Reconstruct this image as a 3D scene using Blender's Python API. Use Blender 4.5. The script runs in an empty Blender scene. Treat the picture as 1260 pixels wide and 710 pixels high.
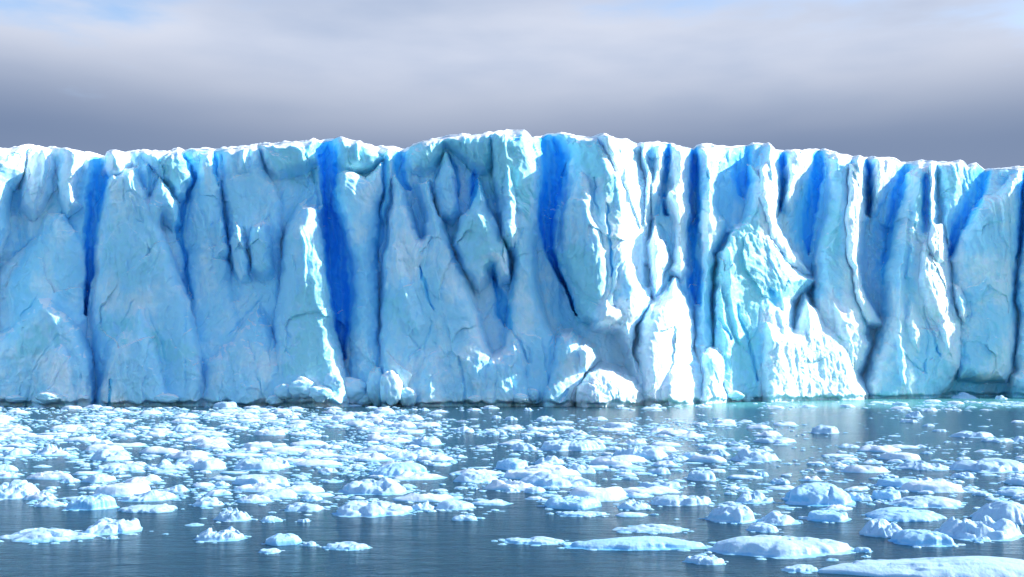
import bpy, math
import numpy as np
from math import radians

R = np.random.RandomState
scene = bpy.context.scene
COL = scene.collection

# ------------------------------------------------------------------ camera numbers (metres, z = 0 is the water)
EYE = 6.0
FPX = 1225.0            # focal length in photo pixels (35 mm on a 36 mm sensor, 1260 px wide)
HOR = 450.0             # row of the horizon
CX = 630.0

# ------------------------------------------------------------------ small numeric helpers
def _hash(ix, iy, iz, seed):
    h = (ix.astype(np.int64) * 374761393 + iy.astype(np.int64) * 668265263 + iz.astype(np.int64) * 2147483647 + seed * 974634777) & 0xFFFFFFFF
    h = ((h ^ (h >> 13)) * 1274126177) & 0xFFFFFFFF
    h = ((h ^ (h >> 16)) * 2246822519) & 0xFFFFFFFF
    h = h ^ (h >> 15)
    return (h & 0xFFFFFF) / float(0xFFFFFF)

def vnoise(x, y, z=None, seed=0):
    """value noise in -1..1"""
    if z is None: z = np.zeros_like(x)
    x, y, z = np.broadcast_arrays(x, y, z)
    ix, iy, iz = np.floor(x), np.floor(y), np.floor(z)
    fx, fy, fz = x - ix, y - iy, z - iz
    fx = fx**3 * (fx * (fx * 6 - 15) + 10); fy = fy**3 * (fy * (fy * 6 - 15) + 10); fz = fz**3 * (fz * (fz * 6 - 15) + 10)
    ix, iy, iz = ix.astype(np.int64), iy.astype(np.int64), iz.astype(np.int64)
    def L(a, b, t): return a + (b - a) * t
    c = [[[_hash(ix + i, iy + j, iz + k, seed) for k in (0, 1)] for j in (0, 1)] for i in (0, 1)]
    v = L(L(L(c[0][0][0], c[1][0][0], fx), L(c[0][1][0], c[1][1][0], fx), fy),
          L(L(c[0][0][1], c[1][0][1], fx), L(c[0][1][1], c[1][1][1], fx), fy), fz)
    return v * 2 - 1

def fbm(x, y, z=None, octv=4, seed=0, gain=0.5):
    s = 0; a = 1; t = 0
    for o in range(octv):
        k = 2.03 ** o
        s = s + a * vnoise(x * k + 7.3 * o, y * k - 3.1 * o, None if z is None else z * k + 1.7 * o, seed + o)
        t += a; a *= gain
    return s / t

def facets(x, y, seed=0, tilt=1.0):
    """piecewise planar relief: every Voronoi cell is a plane with a tilt of its own, fractured like ice"""
    ix, iy = np.floor(x).astype(np.int64), np.floor(y).astype(np.int64)
    best = np.full(x.shape, 1e9); val = np.zeros(x.shape)
    z0 = np.zeros_like(ix)
    for i in (-1, 0, 1):
        for j in (-1, 0, 1):
            cx = ix + i; cy = iy + j
            px = cx + _hash(cx, cy, z0, seed); py = cy + _hash(cx, cy, z0, seed + 1)
            d = (x - px)**2 + (y - py)**2
            gx = (_hash(cx, cy, z0, seed + 2) - .5) * 2 * tilt; gy = (_hash(cx, cy, z0, seed + 3) - .5) * 2 * tilt
            v = gx * (x - px) + gy * (y - py) + (_hash(cx, cy, z0, seed + 4) - .5) * .3
            m = d < best
            best = np.where(m, d, best); val = np.where(m, v, val)
    return val

def sstep(a, b, x):
    t = np.clip((x - a) / (b - a), 0, 1)
    return t * t * (3 - 2 * t)

def blur(a, n, it=2):
    for _ in range(it):
        for ax in (0, 1):
            p = [(0, 0), (0, 0)]; p[ax] = (n, n)
            b = np.pad(a, p, mode='edge'); c = np.cumsum(b, axis=ax)
            z = np.zeros_like(np.take(c, [0], axis=ax)); c = np.concatenate([z, c], axis=ax)
            L = a.shape[ax]
            hi = np.take(c, np.arange(2 * n + 1, 2 * n + 1 + L), axis=ax); lo = np.take(c, np.arange(0, L), axis=ax)
            a = (hi - lo) / (2 * n + 1)
    return a

def poly_sd(pts, U, V):
    """signed distance to a polygon, positive inside"""
    P = np.array(pts, float); n = len(P)
    d = np.full(U.shape, 1e12); ins = np.zeros(U.shape, bool)
    for i in range(n):
        a = P[i]; b = P[(i + 1) % n]; e = b - a
        wx, wy = U - a[0], V - a[1]
        t = np.clip((wx * e[0] + wy * e[1]) / (e @ e + 1e-9), 0, 1)
        d = np.minimum(d, (wx - e[0] * t)**2 + (wy - e[1] * t)**2)
        c = ((a[1] > V) != (b[1] > V))
        with np.errstate(divide='ignore', invalid='ignore'):
            xx = (b[0] - a[0]) * (V - a[1]) / (b[1] - a[1] + 1e-12) + a[0]
        ins ^= c & (U < xx)
    d = np.sqrt(d)
    return np.where(ins, d, -d)

def line_sd(pts, U, V):
    """distance to a polyline with a half-width at every point: returns side-signed offset / half-width, and the share along it"""
    best = np.full(U.shape, 1e9); side = np.zeros(U.shape)
    for (a0, a1, aw), (b0, b1, bw) in zip(pts[:-1], pts[1:]):
        ex, ey = b0 - a0, b1 - a1
        wx, wy = U - a0, V - a1
        t = np.clip((wx * ex + wy * ey) / (ex * ex + ey * ey), 0, 1)
        d = np.hypot(wx - ex * t, wy - ey * t); w = aw + (bw - aw) * t
        q = d / w; s = np.sign(ex * wy - ey * wx)   # <0: right of a line that runs downwards
        m = q < best
        best = np.where(m, q, best); side = np.where(m, -s, side)
    return best, side

# ------------------------------------------------------------------ materials
def mat(name):
    m = bpy.data.materials.new(name); m.use_nodes = True
    nt = m.node_tree
    for n in list(nt.nodes):
        if n.type not in ('BSDF_PRINCIPLED', 'OUTPUT_MATERIAL'): nt.nodes.remove(n)
    return m, nt, nt.nodes['Principled BSDF']

def N(nt, t, **kw):
    n = nt.nodes.new(t)
    for k, v in kw.items():
        if k in n.inputs.keys(): n.inputs[k].default_value = v
        else: setattr(n, k, v)
    return n

def mixc(nt, fac, a, b):
    n = nt.nodes.new('ShaderNodeMix'); n.data_type = 'RGBA'
    for s, v in ((0, fac), (6, a), (7, b)):
        if hasattr(v, 'is_output'): nt.links.new(v, n.inputs[s])
        else: n.inputs[s].default_value = v if s == 0 else (*v, 1)
    return n.outputs[2]

def ramp(nt, x, lo, hi):
    n = N(nt, 'ShaderNodeMapRange'); n.interpolation_type = 'SMOOTHSTEP'
    n.inputs[1].default_value = lo; n.inputs[2].default_value = hi
    nt.links.new(x, n.inputs[0]); return n.outputs[0]

def math_(nt, op, a, b=0.0):
    n = N(nt, 'ShaderNodeMath'); n.operation = op; n.use_clamp = False
    for i, v in enumerate((a, b)):
        if hasattr(v, 'is_output'): nt.links.new(v, n.inputs[i])
        else: n.inputs[i].default_value = v
    return n.outputs[0]

def noise(nt, vec, scale, detail=5, rough=0.55, stretch=None):
    if stretch:
        mp = N(nt, 'ShaderNodeMapping'); mp.inputs['Scale'].default_value = stretch
        nt.links.new(vec, mp.inputs[0]); vec = mp.outputs[0]
    n = N(nt, 'ShaderNodeTexNoise'); n.inputs['Scale'].default_value = scale
    n.inputs['Detail'].default_value = detail; n.inputs['Roughness'].default_value = rough
    nt.links.new(vec, n.inputs['Vector']); return n.outputs[0]

FROST = (0.50, 0.83, 0.97)
TEAL = (0.36, 0.76, 0.85)
AZURE = (0.24, 0.74, 1.0)
BLUE = (0.05, 0.52, 1.0)
SNOW = (0.86, 0.91, 0.96)

def ice_material(name):
    m, nt, bs = mat(name)
    geo = N(nt, 'ShaderNodeNewGeometry'); pos = geo.outputs['Position']
    at = N(nt, 'ShaderNodeAttribute'); at.attribute_name = 'ice'      # r: blue glacial ice, g: bare teal ice, b: rough weathered snow-ice and whitened sunlit ribs, alpha: painted sunlight
    sep = N(nt, 'ShaderNodeSeparateColor'); nt.links.new(at.outputs['Color'], sep.inputs[0])
    big = noise(nt, pos, 0.09, 5, .6)
    streak = noise(nt, pos, 0.8, 6, .62, (1, 1, .22))
    mott = noise(nt, pos, 0.55, 8, .65)
    f = math_(nt, 'ADD', math_(nt, 'MULTIPLY', big, .9), math_(nt, 'MULTIPLY', mott, .75))
    f = math_(nt, 'ADD', f, math_(nt, 'MULTIPLY', sep.outputs[1], .45))
    f = math_(nt, 'ADD', f, math_(nt, 'MULTIPLY', sep.outputs[2], -.35))
    teal = ramp(nt, f, .86, 1.22)
    plast = ramp(nt, math_(nt, 'ADD', math_(nt, 'MULTIPLY', noise(nt, pos, .13, 6, .62, (1, 1, .7)), .8), math_(nt, 'MULTIPLY', mott, .2)), .46, .62)
    fr_ = mixc(nt, plast, tuple(x * y for x, y in zip(FROST, (.80, .93, 1.0))), (.74, .90, .97))
    c = mixc(nt, teal, fr_, TEAL)
    st = ramp(nt, streak, .46, .72)
    c = mixc(nt, math_(nt, 'MULTIPLY', st, .35), c, (0.40, 0.76, 0.97))
    # blue ice, exposed where slabs broke away
    bl = ramp(nt, math_(nt, 'ADD', sep.outputs[0], math_(nt, 'MULTIPLY', math_(nt, 'SUBTRACT', streak, .5), .35)), .02, .6)
    c = mixc(nt, bl, c, AZURE)
    bl2 = ramp(nt, math_(nt, 'ADD', sep.outputs[0], math_(nt, 'MULTIPLY', math_(nt, 'SUBTRACT', streak, .5), .25)), .62, 1.1)
    c = mixc(nt, bl2, c, BLUE)
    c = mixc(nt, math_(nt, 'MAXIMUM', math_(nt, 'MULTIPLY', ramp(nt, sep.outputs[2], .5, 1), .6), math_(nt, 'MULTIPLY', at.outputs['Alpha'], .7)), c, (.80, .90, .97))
    # snow that lies on ledges
    nz = N(nt, 'ShaderNodeSeparateXYZ'); nt.links.new(geo.outputs['Normal'], nz.inputs[0])
    sn = ramp(nt, math_(nt, 'ADD', nz.outputs[2], math_(nt, 'MULTIPLY', mott, .2)), .72, .95)
    c = mixc(nt, sn, c, SNOW)
    nt.links.new(c, bs.inputs['Base Color'])
    rg = ramp(nt, mott, .3, .7)
    r2 = math_(nt, 'ADD', math_(nt, 'MULTIPLY', rg, .25), .38)
    nt.links.new(r2, bs.inputs['Roughness'])
    bs.inputs['Specular IOR Level'].default_value = .3
    bs.inputs['Subsurface Weight'].default_value = .35; bs.inputs['Subsurface Radius'].default_value = (.15, .6, 1.0); bs.inputs['Subsurface Scale'].default_value = 1.2
    bs.inputs['IOR'].default_value = 1.31
    fine = noise(nt, pos, 2.6, 9, .68)
    vert = noise(nt, pos, 1.4, 6, .6, (1, 1, .25))
    hb = math_(nt, 'ADD', math_(nt, 'MULTIPLY', fine, .55), math_(nt, 'MULTIPLY', vert, .5))
    hb = math_(nt, 'MULTIPLY', hb, math_(nt, 'ADD', math_(nt, 'MULTIPLY', sep.outputs[2], 1.0), .55))
    bp = N(nt, 'ShaderNodeBump'); bp.inputs['Strength'].default_value = .4; bp.inputs['Distance'].default_value = .45
    nt.links.new(hb, bp.inputs['Height']); nt.links.new(bp.outputs[0], bs.inputs['Normal'])
    return m

def snow_material(name, col=SNOW, bump=.4, dist=.2, scale=1.6):
    m, nt, bs = mat(name)
    geo = N(nt, 'ShaderNodeNewGeometry'); pos = geo.outputs['Position']
    a = noise(nt, pos, scale, 8, .62)
    nt.links.new(mixc(nt, a, col, tuple(x * .93 for x in col)), bs.inputs['Base Color'])
    bs.inputs['Roughness'].default_value = .75
    bp = N(nt, 'ShaderNodeBump'); bp.inputs['Strength'].default_value = bump; bp.inputs['Distance'].default_value = dist
    nt.links.new(a, bp.inputs['Height']); nt.links.new(bp.outputs[0], bs.inputs['Normal'])
    return m

def floe_material(name, wet=(0.34, 0.68, 0.86), white=(0.84, 0.90, 0.95)):
    """old snow above, clear wet ice in the washed band at the waterline and below it, steep sides tinted as shade"""
    m, nt, bs = mat(name)
    geo = N(nt, 'ShaderNodeNewGeometry'); pos = geo.outputs['Position']
    sp = N(nt, 'ShaderNodeSeparateXYZ'); nt.links.new(pos, sp.inputs[0])
    nn = N(nt, 'ShaderNodeSeparateXYZ'); nt.links.new(geo.outputs['Normal'], nn.inputs[0])
    a = noise(nt, pos, 3.0, 7, .6)
    b = noise(nt, pos, .9, 4, .6)
    washed = math_(nt, 'ADD', sp.outputs[2], math_(nt, 'MULTIPLY', math_(nt, 'SUBTRACT', b, .5), .3))
    w = ramp(nt, washed, .16, -.02)
    side = ramp(nt, nn.outputs[2], .75, .3)                          # steep sides tinted blue, painting in their shade
    w2 = math_(nt, 'MAXIMUM', w, math_(nt, 'MULTIPLY', side, math_(nt, 'MULTIPLY', ramp(nt, b, .3, .5), .85)))
    isl = math_(nt, 'MULTIPLY', ramp(nt, geo.outputs['Random Per Island'], .45, 1.0), .5)
    w2 = math_(nt, 'MAXIMUM', w2, isl)
    nt.links.new(mixc(nt, w2, white, wet), bs.inputs['Base Color'])
    bs.inputs['Subsurface Weight'].default_value = .15; bs.inputs['Subsurface Radius'].default_value = (.1, .4, .8); bs.inputs['Subsurface Scale'].default_value = .25
    bs.inputs['Roughness'].default_value = .5
    bs.inputs['IOR'].default_value = 1.31
    bp = N(nt, 'ShaderNodeBump'); bp.inputs['Strength'].default_value = .7; bp.inputs['Distance'].default_value = .09
    nt.links.new(a, bp.inputs['Height']); nt.links.new(bp.outputs[0], bs.inputs['Normal'])
    return m

M_ICE = ice_material('glacier_ice')
M_SNOW = snow_material('wind_packed_snow')
M_FLOE = floe_material('floe_ice', (0.24, 0.55, 0.80), (0.62, 0.73, 0.85))
M_FLOEB = floe_material('blue_floe_ice', (0.16, 0.50, 0.82), (0.56, 0.76, 0.92))
M_BRASH = floe_material('brash_ice', (0.26, 0.56, 0.78), (0.64, 0.75, 0.86))

# ------------------------------------------------------------------ mesh building
def link(me, name, parent=None):
    o = bpy.data.objects.new(name, me); COL.objects.link(o)
    if parent is not None: o.parent = parent
    return o

def grid_faces(nr, nc, wrap=False):
    r = np.arange(nr - 1)[:, None]; c = np.arange(nc if wrap else nc - 1)[None, :]
    c2 = (c + 1) % nc
    a = r * nc + c; b = r * nc + c2; d = (r + 1) * nc + c; e = (r + 1) * nc + c2
    return np.stack([a, b, e, d], -1).reshape(-1, 4)

def mesh(name, verts, quads, material, tris=None):
    me = bpy.data.meshes.new(name)
    verts = np.asarray(verts, np.float32); quads = np.asarray(quads, np.int32).reshape(-1, 4)
    nt_ = 0 if tris is None else len(tris)
    loops = quads.ravel() if not nt_ else np.concatenate([quads.ravel(), np.asarray(tris, np.int32).ravel()])
    me.vertices.add(len(verts)); me.vertices.foreach_set('co', verts.ravel())
    me.loops.add(len(loops)); me.loops.foreach_set('vertex_index', loops.astype(np.int32))
    n = len(quads) + nt_
    st = np.concatenate([np.arange(len(quads)) * 4, len(quads) * 4 + np.arange(nt_) * 3]).astype(np.int32)
    me.polygons.add(n); me.polygons.foreach_set('loop_start', st)
    me.polygons.foreach_set('use_smooth', np.ones(n, bool))
    me.update(calc_edges=True); me.validate()
    me.materials.append(material)
    return me

def tag(o, label=None, cat=None, group=None, kind=None):
    for k, v in (('label', label), ('category', cat), ('group', group), ('kind', kind)):
        if v: o[k] = v
    return o

# ------------------------------------------------------------------ the ice cliff
def interp(pts, u):
    p = np.array(pts, float); return np.interp(u, p[:, 0], p[:, 1])

Y_BASE = [(-900, 160), (0, 158), (600, 158), (700, 162), (745, 163), (800, 169), (900, 179), (1000, 191), (1090, 196), (1260, 197), (2200, 199)]
TOP = [(-900, 190), (-150, 184), (0, 180), (22, 179), (38, 176), (60, 178), (85, 182), (110, 187), (122, 190), (129, 190), (131, 185), (150, 185),
       (170, 184), (185, 183), (205, 183), (213, 180), (219, 180), (224, 185), (232, 181), (265, 181), (300, 178), (330, 172), (365, 170), (385, 169),
       (394, 172), (404, 171), (412, 168), (418, 166), (440, 170), (452, 176), (470, 180), (485, 180), (497, 183), (508, 176), (520, 171), (550, 165),
       (580, 163), (610, 159), (620, 156), (630, 154), (645, 155), (651, 162), (655, 167), (662, 166), (672, 163), (680, 163), (720, 163), (740, 164),
       (770, 166), (785, 174), (810, 175), (830, 175), (846, 181), (853, 181), (858, 177), (870, 174), (885, 177), (900, 181), (915, 178),
       (935, 175), (946, 174), (955, 183), (965, 184), (985, 181), (1000, 182), (1030, 183), (1040, 187), (1060, 190), (1075, 192), (1085, 190),
       (1098, 191), (1110, 199), (1125, 197), (1135, 193), (1150, 197), (1185, 196), (1192, 203), (1202, 200), (1212, 207), (1240, 206),
       (1258, 204), (1280, 207), (1410, 210), (2200, 214)]

# slabs that stand in front of the wall: outline, how far they stand out (m), edge roundness (px), tilt over 100 px (m, + = right side nearer)
SLABS = [
    # far left, streaked by the sun
    ([(-200, 520), (-160, 190), (-60, 180), (10, 176), (36, 178), (26, 215), (12, 232), (8, 285), (-5, 330), (-60, 520)], 9.5, 20, 0),
    ([(38, 178), (60, 178), (70, 205), (66, 235), (52, 262), (40, 272), (26, 255), (24, 228)], 3.4, 9, -8),
    ([(79, 182), (112, 186), (97, 215), (94, 235), (97, 255), (82, 264), (76, 225)], 5.2, 6, -24),
    ([(35, 300), (60, 262), (78, 262), (104, 300), (108, 400), (90, 520), (0, 520), (-10, 340)], 3.0, 14, 0),
    ([(-40, 430), (15, 400), (38, 375), (47, 364), (64, 365), (76, 380), (100, 405), (112, 440), (120, 520), (-60, 520)], 7.0, 9, 3),
    ([(40, 460), (58, 428), (72, 413), (84, 418), (96, 445), (104, 520), (30, 520)], 9.0, 8, 0),
    # second buttress
    ([(114, 520), (112, 400), (116, 330), (121, 265), (128, 232), (136, 218), (152, 205), (166, 206), (178, 232), (194, 262), (210, 305), (222, 335), (236, 375), (250, 430), (255, 520)], 5.0, 10, 3),
    ([(152, 240), (160, 236), (172, 250), (176, 272), (168, 270), (160, 262)], 5.6, 5, 0),
    ([(178, 250), (186, 232), (197, 216), (208, 226), (218, 250), (222, 275), (214, 284), (200, 268), (196, 300), (186, 290)], 5.4, 6, 4),
    ([(110, 520), (132, 424), (150, 402), (163, 376), (171, 368), (179, 378), (198, 425), (222, 520)], 8.0, 9, 0),
    ([(134, 184), (152, 184), (166, 200), (150, 214), (136, 215), (130, 205)], 4.4, 6, -18),
    ([(170, 184), (222, 184), (232, 200), (236, 220), (226, 244), (216, 246), (204, 222), (192, 210), (180, 200)], 4.2, 8, 6),
    # third: pale lumps
    ([(229, 270), (238, 225), (248, 186), (262, 186), (272, 230), (278, 300), (300, 400), (330, 520), (228, 520), (232, 360)], 3.6, 10, 2),
    ([(274, 186), (296, 180), (320, 178), (326, 205), (338, 225), (346, 250), (348, 320), (345, 520), (270, 520), (282, 330), (276, 240)], 3.0, 9, 0),
    ([(293, 183), (304, 180), (310, 205), (306, 215), (294, 212), (290, 200)], 5.0, 5, 0),
    ([(321, 174), (390, 171), (391, 200), (374, 212), (345, 219), (333, 208), (324, 195)], 4.2, 7, 0),
    ([(262, 275), (272, 260), (278, 285), (284, 310), (280, 320), (262, 318)], 5.2, 5, 0),
    ([(279, 300), (287, 271), (299, 284), (307, 315), (309, 345), (296, 350), (284, 325)], 6.4, 5, 2),
    ([(301, 300), (308, 276), (325, 267), (333, 273), (338, 300), (341, 335), (326, 348), (308, 335)], 6.4, 6, -2),
    # the pinnacle with the lit crest
    ([(330, 520), (335, 410), (343, 345), (350, 285), (358, 265), (368, 251), (377, 247), (387, 249), (392, 257), (396, 278), (401, 310), (404, 350), (409, 400), (420, 440), (440, 520)], 9.2, 9, 3),
    ([(238, 520), (255, 440), (300, 395), (318, 372), (332, 392), (350, 430), (380, 470), (390, 520)], 7.4, 14, 0),
    # right of the tall blue cleft
    ([(409, 176), (418, 167), (440, 170), (458, 178), (472, 194), (458, 204), (443, 208), (424, 211), (412, 200)], 4.6, 6, 0),
    ([(407, 250), (416, 215), (428, 209), (450, 214), (468, 200), (474, 196), (475, 215), (466, 250), (464, 300), (468, 400), (480, 520), (425, 520), (432, 420), (434, 340), (424, 290)], 4.6, 11, 0),
    ([(474, 185), (484, 181), (484, 205), (480, 240), (473, 280), (466, 270), (470, 225)], 3.4, 5, 0),
    # twin spires
    ([(470, 330), (478, 272), (484, 240), (482, 216), (487, 214), (496, 226), (504, 246), (512, 275), (520, 290), (524, 285), (523, 262), (516, 240), (512, 225), (528, 222), (536, 250), (552, 290), (575, 340), (600, 420), (640, 520), (462, 520), (468, 400)], 7.0, 8, 0),
    ([(488, 290), (498, 300), (512, 340), (522, 372), (530, 400), (520, 430), (490, 400), (474, 345), (476, 300)], 8.2, 8, 0),
    ([(533, 232), (543, 192), (549, 186), (556, 200), (563, 228), (566, 262), (556, 275), (540, 268)], 5.0, 6, 0),
    ([(566, 268), (576, 255), (583, 240), (586, 219), (590, 222), (597, 238), (605, 258), (616, 282), (626, 308), (628, 345), (612, 350), (604, 330), (599, 345), (590, 360), (566, 330), (556, 300)], 7.0, 6, 0),
    ([(502, 190), (520, 171), (580, 162), (604, 160), (606, 190), (600, 214), (588, 212), (574, 204), (560, 186), (548, 178), (540, 196), (528, 214), (508, 210)], 3.8, 8, 0),
    ([(600, 162), (648, 156), (656, 185), (664, 218), (665, 255), (660, 300), (661, 340), (668, 380), (690, 420), (710, 520), (606, 520), (622, 400), (630, 320), (612, 262), (606, 215)], 6.2, 7, 2),
    ([(613, 290), (616, 220), (622, 194), (632, 204), (640, 235), (642, 280), (634, 310), (622, 306)], 7.8, 6, 0),
    ([(586, 520), (592, 455), (600, 438), (614, 432), (632, 410), (650, 430), (664, 520)], 8.2, 10, 0),
    ([(500, 520), (506, 440), (530, 415), (552, 440), (566, 520)], 8.2, 14, 0),
    # the high corner
    ([(696, 175), (704, 164), (738, 164), (752, 188), (764, 212), (771, 240), (775, 290), (784, 335), (797, 372), (788, 392), (770, 410), (740, 402), (712, 396), (704, 382), (688, 340), (682, 318), (690, 286), (694, 230)], 8.4, 7, 12),
    ([(690, 318), (691, 262), (699, 228), (708, 208), (718, 203), (727, 210), (732, 228), (733, 262), (742, 280), (751, 308), (752, 345), (742, 374), (716, 366), (702, 350)], 9.6, 6, 8),
    ([(722, 292), (729, 275), (736, 292), (737, 330), (730, 338), (722, 325)], 10.0, 4, 4),
    ([(736, 164), (756, 166), (772, 168), (790, 176), (792, 200), (800, 240), (802, 300), (808, 350), (806, 376), (790, 376), (778, 330), (768, 290), (764, 235), (756, 210), (744, 186)], 6.0, 4, -16),
    # lit ribs
    ([(788, 176), (798, 176), (797, 200), (806, 225), (800, 262), (795, 320), (790, 260), (793, 215)], 6.2, 4, -14),
    ([(806, 182), (816, 180), (818, 205), (812, 232), (803, 262), (798, 240), (803, 210)], 5.6, 6, -8),
    ([(826, 180), (842, 179), (849, 200), (850, 250), (846, 290), (848, 330), (838, 345), (826, 330), (830, 285), (824, 240), (824, 210)], 5.0, 8, -5),
    ([(819, 242), (828, 226), (838, 214), (843, 235), (843, 262), (836, 284), (828, 268)], 7.4, 4, -16),
    ([(797, 300), (806, 270), (814, 290), (822, 300), (823, 322), (816, 345), (806, 368), (800, 350)], 8.4, 5, -14),
    # the low mounds and the white tower
    ([(656, 520), (672, 460), (680, 425), (690, 408), (704, 406), (716, 416), (724, 430), (730, 450), (720, 470), (712, 520)], 10.6, 9, 0),
    ([(706, 430), (712, 421), (723, 420), (732, 428), (737, 440), (731, 450), (722, 462), (710, 455)], 12.6, 6, -4),
    ([(704, 520), (706, 478), (722, 456), (738, 450), (756, 452), (782, 462), (798, 478), (806, 520)], 13.2, 9, -2),
    ([(734, 400), (737, 372), (745, 360), (754, 370), (768, 365), (786, 371), (793, 380), (783, 405), (779, 430), (786, 445), (806, 462), (822, 490), (830, 520), (768, 520), (776, 470), (770, 430), (758, 402)], 11.2, 9, -12),
    ([(783, 520), (786, 470), (783, 430), (788, 396), (800, 374), (815, 362), (824, 352), (831, 343), (833, 354), (843, 364), (851, 384), (855, 408), (854, 430), (864, 444), (878, 462), (902, 480), (922, 494), (930, 520)], 12.6, 16, -7),
    ([(860, 445), (863, 433), (874, 424), (886, 427), (896, 438), (897, 455), (896, 475), (904, 520), (850, 520), (860, 475)], 14.0, 9, -4),
    ([(800, 520), (804, 470), (816, 448), (834, 440), (850, 450), (862, 478), (870, 520)], 15.2, 11, -2),
    # right hand buttresses
    ([(857, 184), (866, 176), (880, 176), (886, 188), (893, 202), (884, 222), (882, 252), (892, 272), (886, 292), (878, 322), (874, 360), (878, 400), (884, 450), (900, 520), (854, 520), (852, 400), (860, 340), (862, 300), (856, 262), (859, 220)], 6.0, 8, 3),
    ([(874, 440), (876, 340), (882, 306), (898, 282), (912, 262), (919, 240), (921, 201), (927, 201), (936, 204), (940, 185), (950, 180), (952, 240), (957, 285), (975, 325), (1000, 345), (985, 358), (974, 372), (976, 420), (986, 520), (880, 520)], 9.6, 9, 6),
    ([(946, 176), (954, 184), (958, 205), (960, 238), (955, 265), (966, 290), (986, 318), (1004, 336), (988, 338), (962, 320), (944, 290), (932, 240), (933, 205)], 9.8, 4, -13),
    ([(877, 360), (884, 330), (892, 350), (904, 395), (916, 430), (920, 520), (880, 520), (880, 400)], 9.4, 9, 5),
    ([(970, 196), (976, 184), (1000, 183), (996, 205), (982, 235), (972, 262), (966, 250), (969, 220)], 7.4, 5, -18),
    ([(930, 520), (934, 420), (938, 384), (950, 392), (960, 398), (961, 384), (968, 388), (978, 402), (985, 378), (990, 360), (998, 372), (1010, 380), (1018, 398), (1034, 404), (1050, 430), (1062, 466), (1074, 486), (1078, 520)], 13.6, 11, -2),
    ([(1000, 520), (1002, 440), (1000, 340), (1003, 295), (1014, 262), (1019, 230), (1020, 192), (1030, 186), (1046, 192), (1052, 200), (1051, 250), (1051, 310), (1056, 350), (1068, 385), (1068, 410), (1072, 425), (1066, 446), (1056, 464), (1062, 482), (1074, 488), (1078, 520)], 10.0, 10, 3),
    ([(1043, 200), (1060, 190), (1065, 212), (1063, 245), (1066, 268), (1058, 305), (1058, 335), (1068, 362), (1086, 392), (1088, 402), (1066, 402), (1052, 370), (1042, 320), (1036, 270)], 10.4, 4, -15),
    ([(1020, 350), (1038, 378), (1044, 340), (1052, 372), (1066, 400), (1050, 430), (1022, 420)], 12.8, 10, -9),
    ([(1076, 194), (1098, 192), (1108, 200), (1098, 222), (1084, 250), (1076, 262), (1074, 225)], 8.4, 5, -16),
    ([(1064, 470), (1078, 425), (1086, 390), (1087, 335), (1096, 288), (1106, 250), (1116, 212), (1130, 198), (1150, 198), (1153, 232), (1150, 268), (1162, 274), (1164, 290), (1168, 320), (1172, 345), (1180, 375), (1187, 405), (1187, 430), (1182, 452), (1172, 466), (1140, 520), (1066, 520)], 9.6, 12, -2),
    ([(1141, 205), (1147, 200), (1151, 205), (1152, 235), (1150, 270), (1162, 274), (1164, 292), (1167, 325), (1150, 330), (1136, 300), (1140, 276)], 12.0, 5, -12),
    ([(1125, 345), (1128, 300), (1136, 288), (1150, 300), (1166, 330), (1176, 380), (1182, 420), (1176, 455), (1160, 440), (1146, 400), (1132, 380)], 12.0, 10, -8),
    ([(1104, 400), (1112, 360), (1122, 340), (1132, 370), (1140, 410), (1138, 448), (1124, 436), (1110, 420)], 11.2, 7, 0),
    ([(1170, 346), (1182, 352), (1191, 366), (1193, 384), (1188, 402), (1180, 396), (1172, 370)], 9.2, 7, -4),
    ([(1152, 200), (1186, 197), (1184, 225), (1176, 262), (1168, 300), (1158, 280)], 4.0, 9, 4),
    ([(1168, 318), (1182, 286), (1194, 258), (1206, 241), (1226, 235), (1244, 214), (1256, 210), (1258, 260), (1250, 320), (1248, 450), (1236, 470), (1200, 470), (1176, 468), (1170, 400)], 5.6, 9, 3),
    ([(1262, 216), (1300, 208), (1420, 208), (1430, 520), (1250, 520), (1252, 330), (1258, 280)], 6.4, 9, 0),
    ([(1238, 500), (1242, 462), (1258, 450), (1290, 470), (1300, 520), (1238, 520)], 7.4, 8, 0),
]
# narrow ridges: (u, v, half-width), height
RIDGES = [
    ([(136, 192, 3), (146, 208, 4), (136, 222, 4), (131, 234, 3)], 1.6), ([(180, 206, 5), (182, 218, 6), (180, 232, 4)], 1.4),
    ([(38, 182, 3), (30, 205, 4), (20, 222, 4)], 1.2), ([(52, 180, 2.5), (54, 205, 3), (50, 232, 2)], .9),
    ([(92, 190, 4), (90, 215, 6), (86, 252, 5)], 1.5), ([(1034, 190, 3), (1026, 215, 4), (1020, 240, 3)], 1.4),
    ([(868, 190, 3), (872, 230, 4), (874, 280, 3)], 1.2), ([(1118, 260, 3), (1110, 330, 4), (1106, 400, 4), (1112, 470, 3)], 1.3),
    ([(1132, 230, 3), (1124, 280, 4), (1120, 340, 3)], 1.3), ([(836, 190, 2.5), (838, 210, 3), (836, 226, 2)], 1.0),
    ([(672, 165, 3), (678, 172, 3), (684, 184, 2)], 1.2), ([(440, 176, 2.5), (441, 200, 2)], 1.0),
    ([(905, 270, 4), (896, 310, 6), (900, 360, 6), (910, 420, 4)], 1.3),
]
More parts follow.
